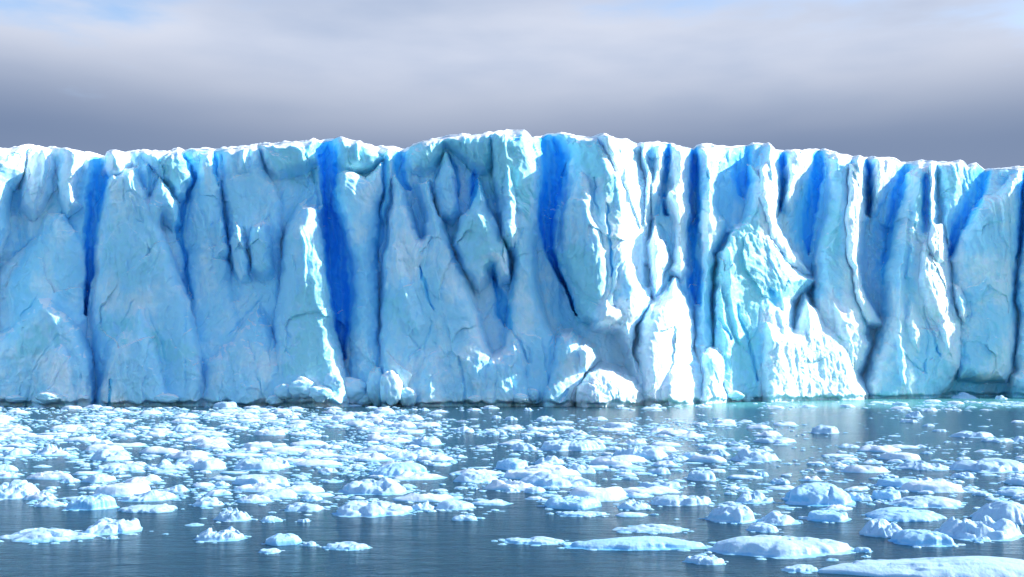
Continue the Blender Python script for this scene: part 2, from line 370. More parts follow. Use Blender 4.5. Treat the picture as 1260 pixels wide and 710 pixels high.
# clefts: points (u, v, half-width px), depth (m), how blue, sharpness left / right (1 = like the half-width, bigger = a long ramp)
CLEFTS = [
    ([(128, 184, 9), (126, 212, 9), (119, 240, 8), (114, 275, 6), (111, 320, 4), (109, 360, 2.5), (107, 388, 1.2)], 6.5, .9, 1.6, 1),
    ([(20, 198, 3), (22, 215, 3), (19, 232, 2)], 1.6, .4, 1, 1),
    ([(60, 190, 2), (54, 220, 2.5), (46, 250, 2.5), (46, 268, 1.2)], 1.8, .45, 1.5, 1),
    ([(76, 186, 2.5), (72, 215, 3), (74, 240, 2)], 1.6, .4, 1, 1),
    ([(225, 178, 2), (231, 198, 3), (238, 216, 3.4), (236, 228, 3), (226, 250, 3), (221, 268, 4), (224, 300, 3), (232, 340, 2.4), (238, 368, 1.4)], 4.5, .75, 1.2, 1),
    ([(264, 176, 2), (265, 195, 3.2), (266, 212, 2.4), (268, 230, 1)], 3.5, .7, 1, 1),
    ([(273, 220, 1.4), (275, 260, 2), (280, 300, 2), (283, 312, 1)], 2.4, .4, 1, 1),
    ([(300, 282, 1.4), (305, 300, 1.6), (308, 325, 1.4)], 2.2, .3, 1, 1),
    ([(290, 222, 1), (296, 236, 1.6), (302, 246, 1.2)], 1.6, .3, 1, 1),
    ([(313, 242, 1), (317, 258, 1.4), (318, 266, 1)], 1.5, .3, 1, 1),
    ([(378, 190, 1.4), (388, 225, 2), (394, 250, 2)], 2.2, .3, 1, 1),
    ([(397, 168, 7), (400, 195, 9), (403, 225, 7), (405, 255, 7), (408, 300, 9), (411, 340, 10), (414, 370, 9), (418, 398, 7), (421, 425, 2.5), (422, 442, 1)], 9.0, 1.0, 1, 2.1),
    ([(470, 192, 1.2), (462, 206, 1.4), (456, 230, 1.6), (445, 240, 1)], 1.6, .2, 1, 1),
    ([(477, 200, 4), (474, 235, 4), (470, 268, 4), (465, 300, 3.5), (463, 330, 2)], 3.2, .45, 1.4, 1),
    ([(494, 184, 6), (492, 204, 7), (497, 222, 4.5), (506, 228, 2)], 4.6, .85, 1.2, 1),
    ([(552, 188, 1.5), (559, 208, 2.2), (565, 226, 2.2), (566, 240, 1)], 2.4, .55, 1, 1),
    ([(583, 212, 3), (585, 228, 5), (584, 243, 3.6), (577, 254, 1.2)], 3.6, .95, 1, 1),
    ([(618, 159, 6), (630, 162, 8), (634, 172, 4)], 2.6, .8, 1, 1),
    ([(637, 186, 2), (637, 196, 2)], 1.6, .9, 1, 1), ([(727, 172, 2), (730, 182, 2)], 1.6, .8, 1, 1),
    ([(632, 200, 2), (637, 212, 2)], 1.4, .5, 1, 1),
    ([(608, 265, 1.2), (620, 300, 1.4), (627, 325, 1.6), (628, 345, 1)], 2.2, .4, 1, 1),
    ([(606, 328, 2), (607, 350, 3), (614, 368, 6), (619, 384, 8), (626, 402, 3)], 4.4, .7, 1, 1.4),
    ([(630, 330, 1.4), (631, 350, 2), (627, 368, 2)], 2.4, .4, 1, 1),
    ([(628, 404, 2), (640, 422, 2), (652, 446, 1)], 2.4, .3, 1, 1),
    ([(516, 328, 1), (521, 346, 2.8), (525, 364, 2.6), (532, 380, 1)], 2.6, .55, 1, 1),
    ([(665, 162, 5), (676, 176, 13), (681, 196, 16), (680, 212, 15), (676, 240, 12), (672, 268, 9), (672, 290, 7), (678, 312, 5), (688, 336, 3), (700, 360, 2), (708, 388, 1)], 10.0, 1.0, 1, 1.2),
    ([(732, 218, 1), (733, 240, 1.6), (738, 266, 1.6)], 1.8, .3, 1, 1),
    ([(747, 250, 1), (749, 290, 2), (754, 312, 2), (752, 340, 1)], 2.4, .4, 1, 1),
    ([(783, 176, 5), (784, 196, 6.5), (787, 216, 5.5), (788, 228, 2)], 6.0, 1.0, 1, 1),
    ([(800, 178, 2), (798, 200, 3), (796, 225, 3)], 2.4, .4, 1, 1),
    ([(822, 178, 3), (821, 195, 4), (818, 214, 4), (816, 234, 3), (820, 262, 2)], 6.0, 1.0, 1.3, 1),
    ([(812, 246, 3), (808, 262, 3)], 2.4, .3, 1, 1),
    ([(796, 322, 2), (797, 336, 5), (797, 350, 3)], 5.0, .95, 1, 1),
    ([(828, 338, 2), (818, 362, 2.6), (806, 378, 3), (803, 392, 2)], 4.2, .7, 1, 1),
    ([(852, 178, 4), (855, 215, 5), (855, 250, 5), (851, 285, 5), (850, 320, 6), (855, 350, 7), (858, 372, 3)], 8.0, 1.0, 1.1, 1.3),
    ([(893, 284, 2), (886, 296, 2), (880, 312, 2)], 2.6, .4, 1, 1),
    ([(913, 184, 12), (912, 205, 13), (914, 222, 10), (912, 238, 4)], 5.6, .85, 1, 1),
    ([(963, 184, 5), (966, 210, 5), (964, 232, 4.5), (959, 248, 4), (955, 262, 1.5)], 7.0, 1.0, 1, 1),
    ([(946, 212, 2), (950, 228, 2)], 2.0, .6, 1, 1),
    ([(1012, 186, 3), (1009, 215, 4), (1004, 240, 4.4), (999, 265, 4), (996, 290, 3), (994, 308, 1)], 7.0, .95, 3.4, 1),
    ([(1071, 190, 5), (1070, 215, 5.5), (1069, 240, 4.6), (1067, 262, 3.6)], 8.0, 1.0, 1, 1),
    ([(1117, 200, 4), (1110, 224, 5), (1104, 250, 4), (1097, 280, 3.4), (1090, 320, 2.6), (1087, 350, 1.5)], 5.4, .8, 2, 1),
    ([(1138, 218, 3.4), (1138, 246, 4), (1137, 282, 2.8)], 6.0, .95, 1, 1),
    ([(1213, 206, 5), (1209, 224, 7), (1200, 246, 7), (1190, 268, 5.5), (1179, 288, 4), (1170, 310, 1.5)], 6.6, .9, 2, 1),
    ([(1263, 212, 3), (1260, 250, 4), (1256, 290, 3.6), (1250, 316, 1.5)], 4.6, .7, 1, 1),
    ([(1136, 378, 1), (1142, 392, 1.6), (1148, 412, 2), (1156, 440, 1.2)], 2.4, .5, 1, 1),
    ([(1110, 432, 1), (1124, 448, 1.4), (1137, 460, 1.4), (1139, 442, 1)], 1.8, .3, 1, 1),
    ([(886, 392, 2), (893, 404, 2.4), (900, 420, 1)], 3.0, .5, 1, 1),
    ([(908, 376, 1.4), (918, 410, 2), (926, 440, 2.4), (932, 470, 1.2)], 2.4, .35, 1, 1),
    ([(948, 358, 4), (954, 370, 8), (962, 382, 4)], 3.4, .5, 1, 1),
    ([(1150, 478, 12), (1190, 480, 13), (1232, 484, 12), (1270, 490, 9)], 1.9, .9, 1, 1),
    ([(108, 424, 1), (113, 434, 2), (111, 446, 1)], 1.6, .3, 1, 1), ([(60, 424, 1.4), (70, 416, 1.6)], 1.4, .2, 1, 1),
    ([(139, 322, 1.4), (150, 310, 1.4)], 1.3, .3, 1, 1), ([(24, 318, 1.2), (36, 301, 1.4), (46, 306, 1.4), (47, 322, 1)], 1.3, .25, 1, 1),
    ([(72, 300, 1.4), (71, 315, 1.6), (80, 330, 1.4)], 1.4, .3, 1, 1), ([(308, 405, 1.6), (311, 425, 2), (318, 438, 1)], 1.6, .3, 1, 1),
    ([(134, 470, 1.6), (136, 500, 2.6)], 2.6, .6, 1, 1), ([(566, 440, 1.4), (570, 470, 2), (571, 500, 2)], 2.0, .3, 1, 1),
    ([(540, 470, 1.4), (543, 500, 2)], 1.6, .2, 1, 1), ([(470, 452, 1.6), (468, 480, 2)], 2.0, .3, 1, 1),
    ([(677, 424, 1.2), (684, 412, 1.6), (700, 408, 1)], 1.8, .3, 1, 1), ([(700, 480, 2), (690, 492, 2)], 2.2, .4, 1, 1),
]
TEAL_PATCH = [
    ([(500, 190), (520, 172), (604, 160), (652, 158), (664, 250), (640, 250), (600, 215), (560, 190), (520, 215)], 1.1),
    ([(690, 168), (740, 166), (768, 240), (750, 240), (720, 205), (700, 205)], 1.2),
    ([(322, 174), (390, 171), (390, 212), (340, 218)], 1.2), ([(409, 172), (440, 172), (470, 194), (455, 206), (415, 210)], 1.3),
    ([(185, 186), (225, 184), (236, 220), (218, 244), (200, 215)], .9), ([(118, 300), (140, 270), (200, 300), (215, 340), (130, 350)], .6),
    ([(380, 300), (402, 330), (420, 430), (410, 470), (350, 460), (370, 380)], 1.3), ([(180, 410), (240, 420), (250, 460), (200, 470)], 1.1),
    ([(555, 270), (600, 262), (626, 310), (600, 335), (570, 310)], .9), ([(690, 320), (745, 300), (750, 380), (715, 392)], 1.0),
    ([(780, 180), (846, 182), (850, 330), (830, 330)], .3), ([(876, 330), (910, 270), (936, 250), (938, 330), (930, 480), (890, 440)], 1.2),
    ([(1020, 230), (1042, 200), (1046, 300), (1010, 330)], .9), ([(940, 330), (1000, 345), (990, 372), (950, 385)], 1.1),
    ([(1150, 210), (1184, 205), (1176, 260), (1158, 260)], .8), ([(50, 190), (66, 200), (60, 240), (34, 260)], .9),
    ([(745, 172), (768, 176), (768, 200)], 1.0), ([(820, 400), (832, 400), (830, 450), (815, 450)], .4), ([(130, 388), (180, 384), (150, 420), (120, 400)], 1.0),
    ([(462, 360), (500, 370), (500, 400), (470, 400)], .7), ([(15, 425), (70, 400), (60, 440), (20, 440)], .9),
]
ROUGH = [  # rough weathered ice, plus ribs painted whiter where the sun strikes
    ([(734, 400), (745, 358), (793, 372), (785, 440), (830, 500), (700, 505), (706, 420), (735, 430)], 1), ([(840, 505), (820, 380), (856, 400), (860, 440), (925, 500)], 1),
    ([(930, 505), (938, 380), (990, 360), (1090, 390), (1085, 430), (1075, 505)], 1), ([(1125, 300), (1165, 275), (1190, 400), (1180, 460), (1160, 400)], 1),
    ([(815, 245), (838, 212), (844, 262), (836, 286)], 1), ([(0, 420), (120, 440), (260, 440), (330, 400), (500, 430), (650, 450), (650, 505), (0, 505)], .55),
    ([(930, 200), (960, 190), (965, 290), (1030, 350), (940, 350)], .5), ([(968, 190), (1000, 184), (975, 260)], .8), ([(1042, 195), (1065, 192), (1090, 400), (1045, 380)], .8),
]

def shifted(src, lo, hi, du):
    return [(([(p[0] + du, *p[1:]) for p in f[0]]), *f[1:]) for f in src if min(p[0] for p in f[0]) > lo and max(p[0] for p in f[0]) < hi]
# the front goes on to both sides of what the photograph shows
_s, _c = list(SLABS), list(CLEFTS)
SLABS += shifted(_s, 228, 670, 1075) + shifted(_s, 695, 1195, 1040) + shifted(_s, 228, 670, -720)
CLEFTS += shifted(_c, 228, 720, 1075) + shifted(_c, 690, 1195, 1040) + shifted(_c, 228, 670, -720)
NROW = 330
U = np.concatenate([np.arange(-900, -480, 10), np.arange(-480, -60, 4), np.arange(-60, 1321, 1.0), np.arange(1323, 1760, 3), np.arange(1768, 2201, 8)])
ncol = len(U)
T = np.concatenate([np.linspace(-.06, 0, 6)[:-1], np.linspace(0, 1, NROW - 5)])
Y0 = interp(Y_BASE, U)
VT = interp(TOP, U)
VT = VT + .7 * fbm(U / 14, U * 0 + 3, octv=3, seed=5)
Y2 = np.repeat(Y0[None, :] - 6, NROW, 0)
UG = np.repeat(U[None, :], NROW, 0); TG = np.repeat(T[:, None], ncol, 1)

def relief(Y2):
    zt = EYE + (HOR - VT) / FPX * Y2[-1]
    Z = TG * zt[None, :]
    V = HOR - (Z - EYE) * FPX / Y2
    # bent outlines, so no edge is drawn with a ruler
    wu = UG + 3.0 * fbm(UG / 26, V / 26, octv=3, seed=11) + 1.0 * fbm(UG / 6, V / 9, octv=2, seed=12)
    wv = V + 3.0 * fbm(UG / 30, V / 22, octv=3, seed=21)
    t = np.clip(TG, 0, 1)
    D = 3.6 * (1 - t)**2.0 + .6 * (1 - t)
    D = D + 1.4 * fbm(UG / 60, V / 130, octv=2, seed=31)
    base = D.copy()
    for pts, h, w, a in SLABS:
        P = np.array(pts, float)
        m = 30
        c0, c1 = np.searchsorted(U, (P[:, 0].min() - m, P[:, 0].max() + m))
        if c1 <= c0: continue
        s = (slice(None), slice(c0, c1))
        sd = poly_sd(pts, wu[s], wv[s])
        uc = P[:, 0].mean() if P[:, 0].min() > -500 and P[:, 0].max() < 2000 else None
        H = h * 1.2
        sd = sd - 1.5
        f = 1 - np.exp(-np.clip(sd, 0, None) / w * 1.8)
        tilt = 0 if uc is None else np.clip(a * (wu[s] - uc) / 100, -5, 5)
        d = base[s] + H * (.35 + .65 * f) + tilt + np.clip(sd, -40, 0) * .9
        k = .5
        x = D[s]
        hh = np.clip(.5 + .5 * (d - x) / k, 0, 1)
        D[s] = x + (d - x) * hh + k * hh * (1 - hh)
    for pts, h in RIDGES:
        P = np.array(pts); c0, c1 = np.searchsorted(U, (P[:, 0].min() - 30, P[:, 0].max() + 30)); s = (slice(None), slice(c0, c1))
        q, _ = line_sd(pts, wu[s], wv[s]); D[s] += h * np.clip(1 - q / 1.6, 0, 1)**1.1
    blue = np.zeros_like(D)
    for n_, (pts, h, w, a) in enumerate(SLABS):     # seams of clear ice where one slab leans on the next
        P = np.array(pts, float); m = 12
        c0, c1 = np.searchsorted(U, (P[:, 0].min() - m, P[:, 0].max() + m))
        if c1 <= c0: continue
        s = (slice(None), slice(c0, c1))
        sd = poly_sd(pts, wu[s], wv[s])
        g = np.exp(-((sd + 1.2) / 1.5)**2) * sstep(-.15, .35, fbm(wu[s] / 16, wv[s] / 24, octv=2, seed=300 + n_)) * (1 - .6 * (a < -4))
        D[s] -= .35 * g; blue[s] = np.maximum(blue[s], .22 * g)
    for pts, dep, b, wl, wr in CLEFTS:
        P = np.array(pts); m = P[:, 2].max() * 4 + 6
        c0, c1 = np.searchsorted(U, (P[:, 0].min() - m, P[:, 0].max() + m)); s = (slice(None), slice(c0, c1))
        q, sd = line_sd(pts, wu[s], wv[s])
        q = q / np.where(sd < 0, wl, wr)
        prof = 1 - sstep(.25, 1.45, q)
        if dep < 1.7: continue
        D[s] -= dep * (.3 if dep < 3 else .5 if P[:, 2].max() > 7 else .36) * prof
        blue[s] = np.maximum(blue[s], b * (1 if dep > 2.3 else .4) * ((.72 - .2 * vnoise(wu[s] / 3.5, wv[s] / 40, seed=33)) * (1 - sstep(.65, 1.3, q)) + .28 * (1 - sstep(.2, 3, q))))
        blue[s] = np.maximum(blue[s], .52 * b * (1 if dep > 2.9 else 0) * np.exp(-(q * P[:, 2].mean() / 8.5)**2))
    return D, V, Z, blue, wu, wv

D, V, Z, blue, wu, wv = relief(Y2)
Y2 = Y0[None, :] - blur(D, 7)
D, V, Z, blue, wu, wv = relief(Y2)
X0 = (UG - CX) / FPX * Y2
# fractured relief at several sizes
tt = np.clip(TG, 0, 1)
qx = X0 + 2.2 * fbm(X0 / 7, Z / 9, octv=3, seed=41); qz = Z + 2.2 * fbm(X0 / 8, Z / 8, octv=3, seed=42)
D += 1.0 * facets(qx / 6.5, qz / 11, 51, .9)
D += .16 * facets(qx / 2.2 + qz * .1, qz / 4.0, 61, .9)
flute = fbm(X0 / 1.7 + qz * .05, Z / 17, octv=3, seed=71)
D += .55 * flute * sstep(.2, .8, tt)
fr2 = 1 - np.abs(fbm(X0 / 2.6 + qz * .08 + 2 * fbm(X0 / 9, Z / 9, seed=75, octv=2), Z / 22, octv=4, seed=76))
D += 1.4 * (fr2 - .8) * (.35 + .65 * sstep(.15, .7, tt))
rr = 1 - np.abs(fbm(qx / 2.2, qz / 3.2, octv=5, seed=77, gain=.55))
D += .6 * (rr - .8)
D += .26 * fbm(X0 / 2.4, Z / 2.4, octv=4, seed=81) * (1 - .5 * tt)
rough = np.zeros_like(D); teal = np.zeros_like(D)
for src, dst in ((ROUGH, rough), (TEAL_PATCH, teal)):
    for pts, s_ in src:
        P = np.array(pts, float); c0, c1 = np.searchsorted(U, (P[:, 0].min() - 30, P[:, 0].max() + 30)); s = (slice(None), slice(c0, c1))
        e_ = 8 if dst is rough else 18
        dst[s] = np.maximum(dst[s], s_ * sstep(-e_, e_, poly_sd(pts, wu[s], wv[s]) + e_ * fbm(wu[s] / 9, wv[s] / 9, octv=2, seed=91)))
sun_white = np.zeros_like(D)  # white painted on slabs tilted to the sun, in place of sunlight
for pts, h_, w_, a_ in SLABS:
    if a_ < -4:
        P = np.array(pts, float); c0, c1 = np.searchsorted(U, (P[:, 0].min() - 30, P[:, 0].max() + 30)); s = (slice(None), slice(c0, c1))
        sun_white[s] = np.maximum(sun_white[s], sstep(-6, 4, poly_sd(pts, wu[s], wv[s]) + 5 * fbm(wu[s] / 7, wv[s] / 12, octv=3, seed=95)))
rid = 1 - np.abs(fbm(X0 / 1.5, Z / 2.0, octv=4, seed=101, gain=.6))
D += rough * (.55 * (rid - .75) + .3 * facets(qx / 1.7, qz / 3.0, 111, .8) + .5 * (1 - np.abs(fbm(X0 / 1.3, Z / 6, octv=4, seed=103)) - .8))
# rounded brow under the snow, and the notch the waves cut at the waterline
D = D + (blur(D, 4) - D) * .85 * sstep(.955, .995, tt)
brow = np.clip((Z[-1][None, :] - Z), 0, 2.5)
D -= 1.1 * np.exp(-brow / .8)
notch = .9 + .5 * fbm(UG / 14, UG * 0, octv=2, seed=121)
D -= 1.3 * (1 - sstep(notch * .35, notch, Z))
YY = Y0[None, :] - D
XX = (UG - CX) / FPX * YY
VER = np.stack([XX, YY, Z], -1)
calm = 1 - .8 * sstep(.95, .99, tt)
VER[..., 0] += calm * .25 * fbm(XX / 1.2, Z / 1.2, YY / 1.2, octv=2, seed=131)
VER[5:-1, :, 2] += (calm * .3 * fbm(XX / 1.3, Z / 1.1, YY / 1.3, octv=2, seed=132))[5:-1]

# normals of the whole face, shared by the parts so their joints do not show
gu = np.gradient(VER, axis=1); gv = np.gradient(VER, axis=0)
NOR = np.cross(gu, gv); NOR /= np.linalg.norm(NOR, axis=-1, keepdims=True) + 1e-9

berg = bpy.data.objects.new('glacier_front', None); COL.objects.link(berg); berg.location = (0, 0, 0)
tag(berg, 'towering blue and white ice cliff with deep blue clefts rising from the water', 'ice cliff')

# split into buttresses along the deepest clefts, and the free standing pinnacles
BND = [
    [(128, 150), (122, 240), (111, 320), (108, 390), (118, 430), (134, 470), (136, 520)],
    [(226, 150), (238, 220), (223, 268), (238, 368), (246, 520)],
    [(397, 150), (403, 230), (405, 300), (414, 370), (421, 440), (428, 520)],
    [(496, 150), (488, 200), (474, 235), (464, 310), (467, 400), (468, 520)],
    [(668, 150), (680, 200), (672, 270), (690, 340), (708, 390), (690, 430), (676, 520)],
    [(783, 150), (787, 230), (796, 330), (803, 390), (783, 430), (786, 520)],
    [(853, 150), (855, 220), (850, 320), (858, 372), (862, 420), (905, 470), (930, 520)],
    [(963, 150), (965, 220), (956, 262), (1000, 310), (1000, 370), (990, 520)],
    [(1071, 150), (1069, 250), (1066, 268), (1062, 330), (1085, 400), (1064, 520)],
    [(1190, 150), (1200, 246), (1170, 310), (1186, 400), (1170, 520)],
]
lab = np.zeros(V.shape, int)
for b in BND:
    P = np.array(b, float); lab += (UG > np.interp(V, P[:, 1], P[:, 0])).astype(int)
PIN = [SLABS[19][0], SLABS[27][0], SLABS[46][0], SLABS[47][0]]
for i, pts in enumerate(PIN):
    lab = np.where(poly_sd(pts, wu, wv) > -2, 20 + i, lab)
names = {20: 'ice_pinnacle', 21: 'ice_pinnacle', 22: 'ice_pinnacle', 23: 'ice_knob'}
plabel = {20: 'blue green pinnacle with a bright sunlit crest left of the tall blue cleft', 22: 'white sunlit ice tower at the water beside the narrow cleft',
          23: 'small rounded white knob beside the sunlit tower', 21: 'thin pointed spire in the pale middle wall', 10: 'smooth pale blue wall at the far right'}
attr = np.stack([blue * (1 - .75 * sun_white), teal * (1 - sun_white), rough, sun_white], -1)
Fq = grid_faces(NROW, ncol)
flat = lab.ravel(); VF = VER.reshape(-1, 3); NF = NOR.reshape(-1, 3); AF = attr.reshape(-1, 4)
fl = flat[Fq[:, 0]]
for L_ in np.unique(fl):
    q = Fq[fl == L_]
    ids, inv = np.unique(q, return_inverse=True)
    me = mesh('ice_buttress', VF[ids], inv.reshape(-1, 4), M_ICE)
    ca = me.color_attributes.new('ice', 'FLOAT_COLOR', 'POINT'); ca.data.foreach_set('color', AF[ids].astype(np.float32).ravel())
    me.normals_split_custom_set_from_vertices(NF[ids].tolist())
    o = link(me, names.get(int(L_), 'ice_buttress'), berg)
    if int(L_) in plabel: o['label'] = plabel[int(L_)]

# snow cap: drapes over the brow, runs back over the plateau and down the far side
zt = VER[-1, :, 2]; yt = VER[-1, :, 1]; xt = VER[-1, :, 0]
dr = .08 + .45 * np.clip(fbm(U / 12, U * 0 + 9, octv=3, seed=141) + .35, 0, 1) + .9 * np.exp(-((U - 470) / 16)**2) + .7 * np.exp(-((U - 145) / 16)**2) + .5 * np.exp(-((U - 105) / 14)**2) \
    + .8 * np.exp(-((U - 883) / 7)**2) + .6 * np.exp(-((U - 945) / 8)**2)
idx = np.clip(NROW - 1 - (dr / (Z[-1] / (NROW - 6))).astype(int), 0, NROW - 1)
ci = np.arange(ncol)
rows = []
for k, (s, out) in enumerate([(0, -.12), (.25, .12), (.6, .16), (.85, .16), (1, .12)]):
    r = np.clip(np.round(idx + (NROW - 1 - idx) * s).astype(int), 0, NROW - 1)
    p = VER[r, ci].copy(); p[:, 1] -= out
    rows.append(p)
bump_ = .3 * fbm(U / 9, U * 0 + 2, octv=3, seed=151)
for off, up in [(.1, .12), (.5, .22), (1.1, .3), (2.2, .38), (4, .4), (7, .4), (11, .3), (17, .3), (26, .5), (38, .9), (55, 1.0), (75, .8), (100, .2), (125, -2)]:
    w = min(1, off / 12)
    y = yt * (1 - w) + (Y0 - 6) * w + off
    z = zt * (1 - w * .8) + blur(zt[None, :], 60)[0] * w * .8 + up + bump_ * (1 - w) + (.9 * fbm(U / 30, y / 9, octv=3, seed=152) * w if off > 3 else 0)
    z = z - (off * .01)
    rows.append(np.stack([xt * (1 + off / 160 * 0) , y, z], -1))
last = rows[-1].copy(); last[:, 1] += 6; last[:, 2] *= .5; rows.append(last)
last = last.copy(); last[:, 1] += 3; last[:, 2] = -2; rows.append(last)
CV = np.stack(rows)
me = mesh('snow_cap', CV.reshape(-1, 3), grid_faces(len(rows), ncol), M_SNOW)
cap = link(me, 'snow_cap', berg)

# ------------------------------------------------------------------ floating ice
def floe_mesh(name, w, d, h, seed, style='mound', nr=14, na=40, material=None):
    """one piece of floating ice: w wide, d deep, h high (m), waterline at z = 0"""
    r_ = R(seed)
    th = np.linspace(0, 2 * np.pi, na, endpoint=False)[None, :]
    rad = np.linspace(0, 1, nr)[:, None]
    so = r_.rand() * 90
    amp = {'mound': .38, 'flat': .48, 'peak': .34, 'ragged': .55, 'slab': .26, 'smooth': .34}[style]
    outl = 1 + amp * fbm(np.cos(th) * 1.5 + so, np.sin(th) * 1.5, octv=5, seed=seed, gain=.6)
    if style in ('slab', 'peak', 'ragged'):   # broken, straighter sides
        n = r_.randint(5, 8); a0 = r_.rand() * 6
        k = np.zeros_like(th) + 9
        for i in range(n):
            ai = a0 + (i + r_.rand() * .5) * 2 * np.pi / n
            c = np.cos(th - ai); k = np.minimum(k, np.where(c > .05, (.82 + .2 * r_.rand()) / np.maximum(c, .05), 9))
        outl = np.minimum(outl * 1.08, k)
    x = rad**.85 * outl * np.cos(th); y = rad**.85 * outl * np.sin(th)
    rr = rad + .10 * fbm(x * 2.2 + so, y * 2.2, octv=3, seed=seed + 2) * (rad < .97)
    edge = np.clip(1 - np.clip(rr, 0, 1)**(5 if style in ('flat', 'slab') else 3.0), 0, 1)**(.55 if style in ('flat', 'slab') else .8) * (rad < .999)
    foot = .86 + .12 * fbm(np.cos(th) * 2 + so, np.sin(th) * 2, octv=3, seed=seed + 4)
    if seed % 3: edge = edge * (.16 + .84 * (1 - sstep(foot - .07, foot + .01, rad)))    # a low washed shelf round the foot
    H = np.zeros_like(x) + {'mound': .42, 'flat': .34, 'peak': .25, 'ragged': .22, 'slab': .62, 'smooth': .62}[style]
    for i in range({'mound': 4, 'flat': 2, 'peak': 2, 'ragged': 6, 'slab': 2, 'smooth': 2}[style]):
        px, py = r_.uniform(-.62, .62), r_.uniform(-.3, .6); sg = r_.uniform(.16, .42) * (1.3 if style == 'smooth' else 1)
        q = ((x - px) / sg)**2 + ((y - py) / (sg * 1.3))**2
        H += r_.uniform(.3, .75) * np.exp(-q if style != 'peak' else -np.sqrt(q + .02) * 1.5)
    sc = max(w, .5)
    H += .30 * fbm(x * 2.4 + so, y * 2.4, octv=4, seed=seed + 3) * (.8 if style == 'smooth' else 1)
    H += .22 * (.8 - np.abs(fbm(x * 1.6 + so, y * 3.2, octv=4, seed=seed + 13))) 
    H += (.60 if style in ('ragged', 'peak', 'mound') else .28) * facets(x * 1.9 + so, y * 1.9, seed + 9, 1.2) + .22 * facets(x * 4 + so, y * 4, seed + 19, 1.2)
    H -= .18 * y                                                    # broken off steeper on the side towards the wind

    H = np.clip(H, .1, None)
    H = H / H.max(); H = 1 - (1 - H)**{'peak': 1.35, 'ragged': 1.4, 'mound': 1.7}.get(style, 2.2)
    z = H * edge; z = z / z.max() * .98 * h
    P = [np.stack([x * w / 2, y * d / 2, z], -1)]
    e = P[0][-1]
    for s_, zz in ((1.0, -.12), (.98, -.3), (.8, -.7)):   # keel under water
        k = e.copy(); k[:, 0] *= s_; k[:, 1] *= s_; k[:, 2] = zz * max(h, .2); P.append(k[None])
    P = np.concatenate(P)
    jit = .05 * h
    P[1:nr, :, 0] += jit * fbm(P[1:nr, :, 0] * 3 / sc, P[1:nr, :, 1] * 3 / sc, P[1:nr, :, 2] * 3, octv=2, seed=seed + 5)
    P[0] = P[0].mean(0)
    me = mesh(name, P.reshape(-1, 3), grid_faces(P.shape[0], na, True), material or M_FLOE)
    return me, P.reshape(-1, 3), grid_faces(P.shape[0], na, True)

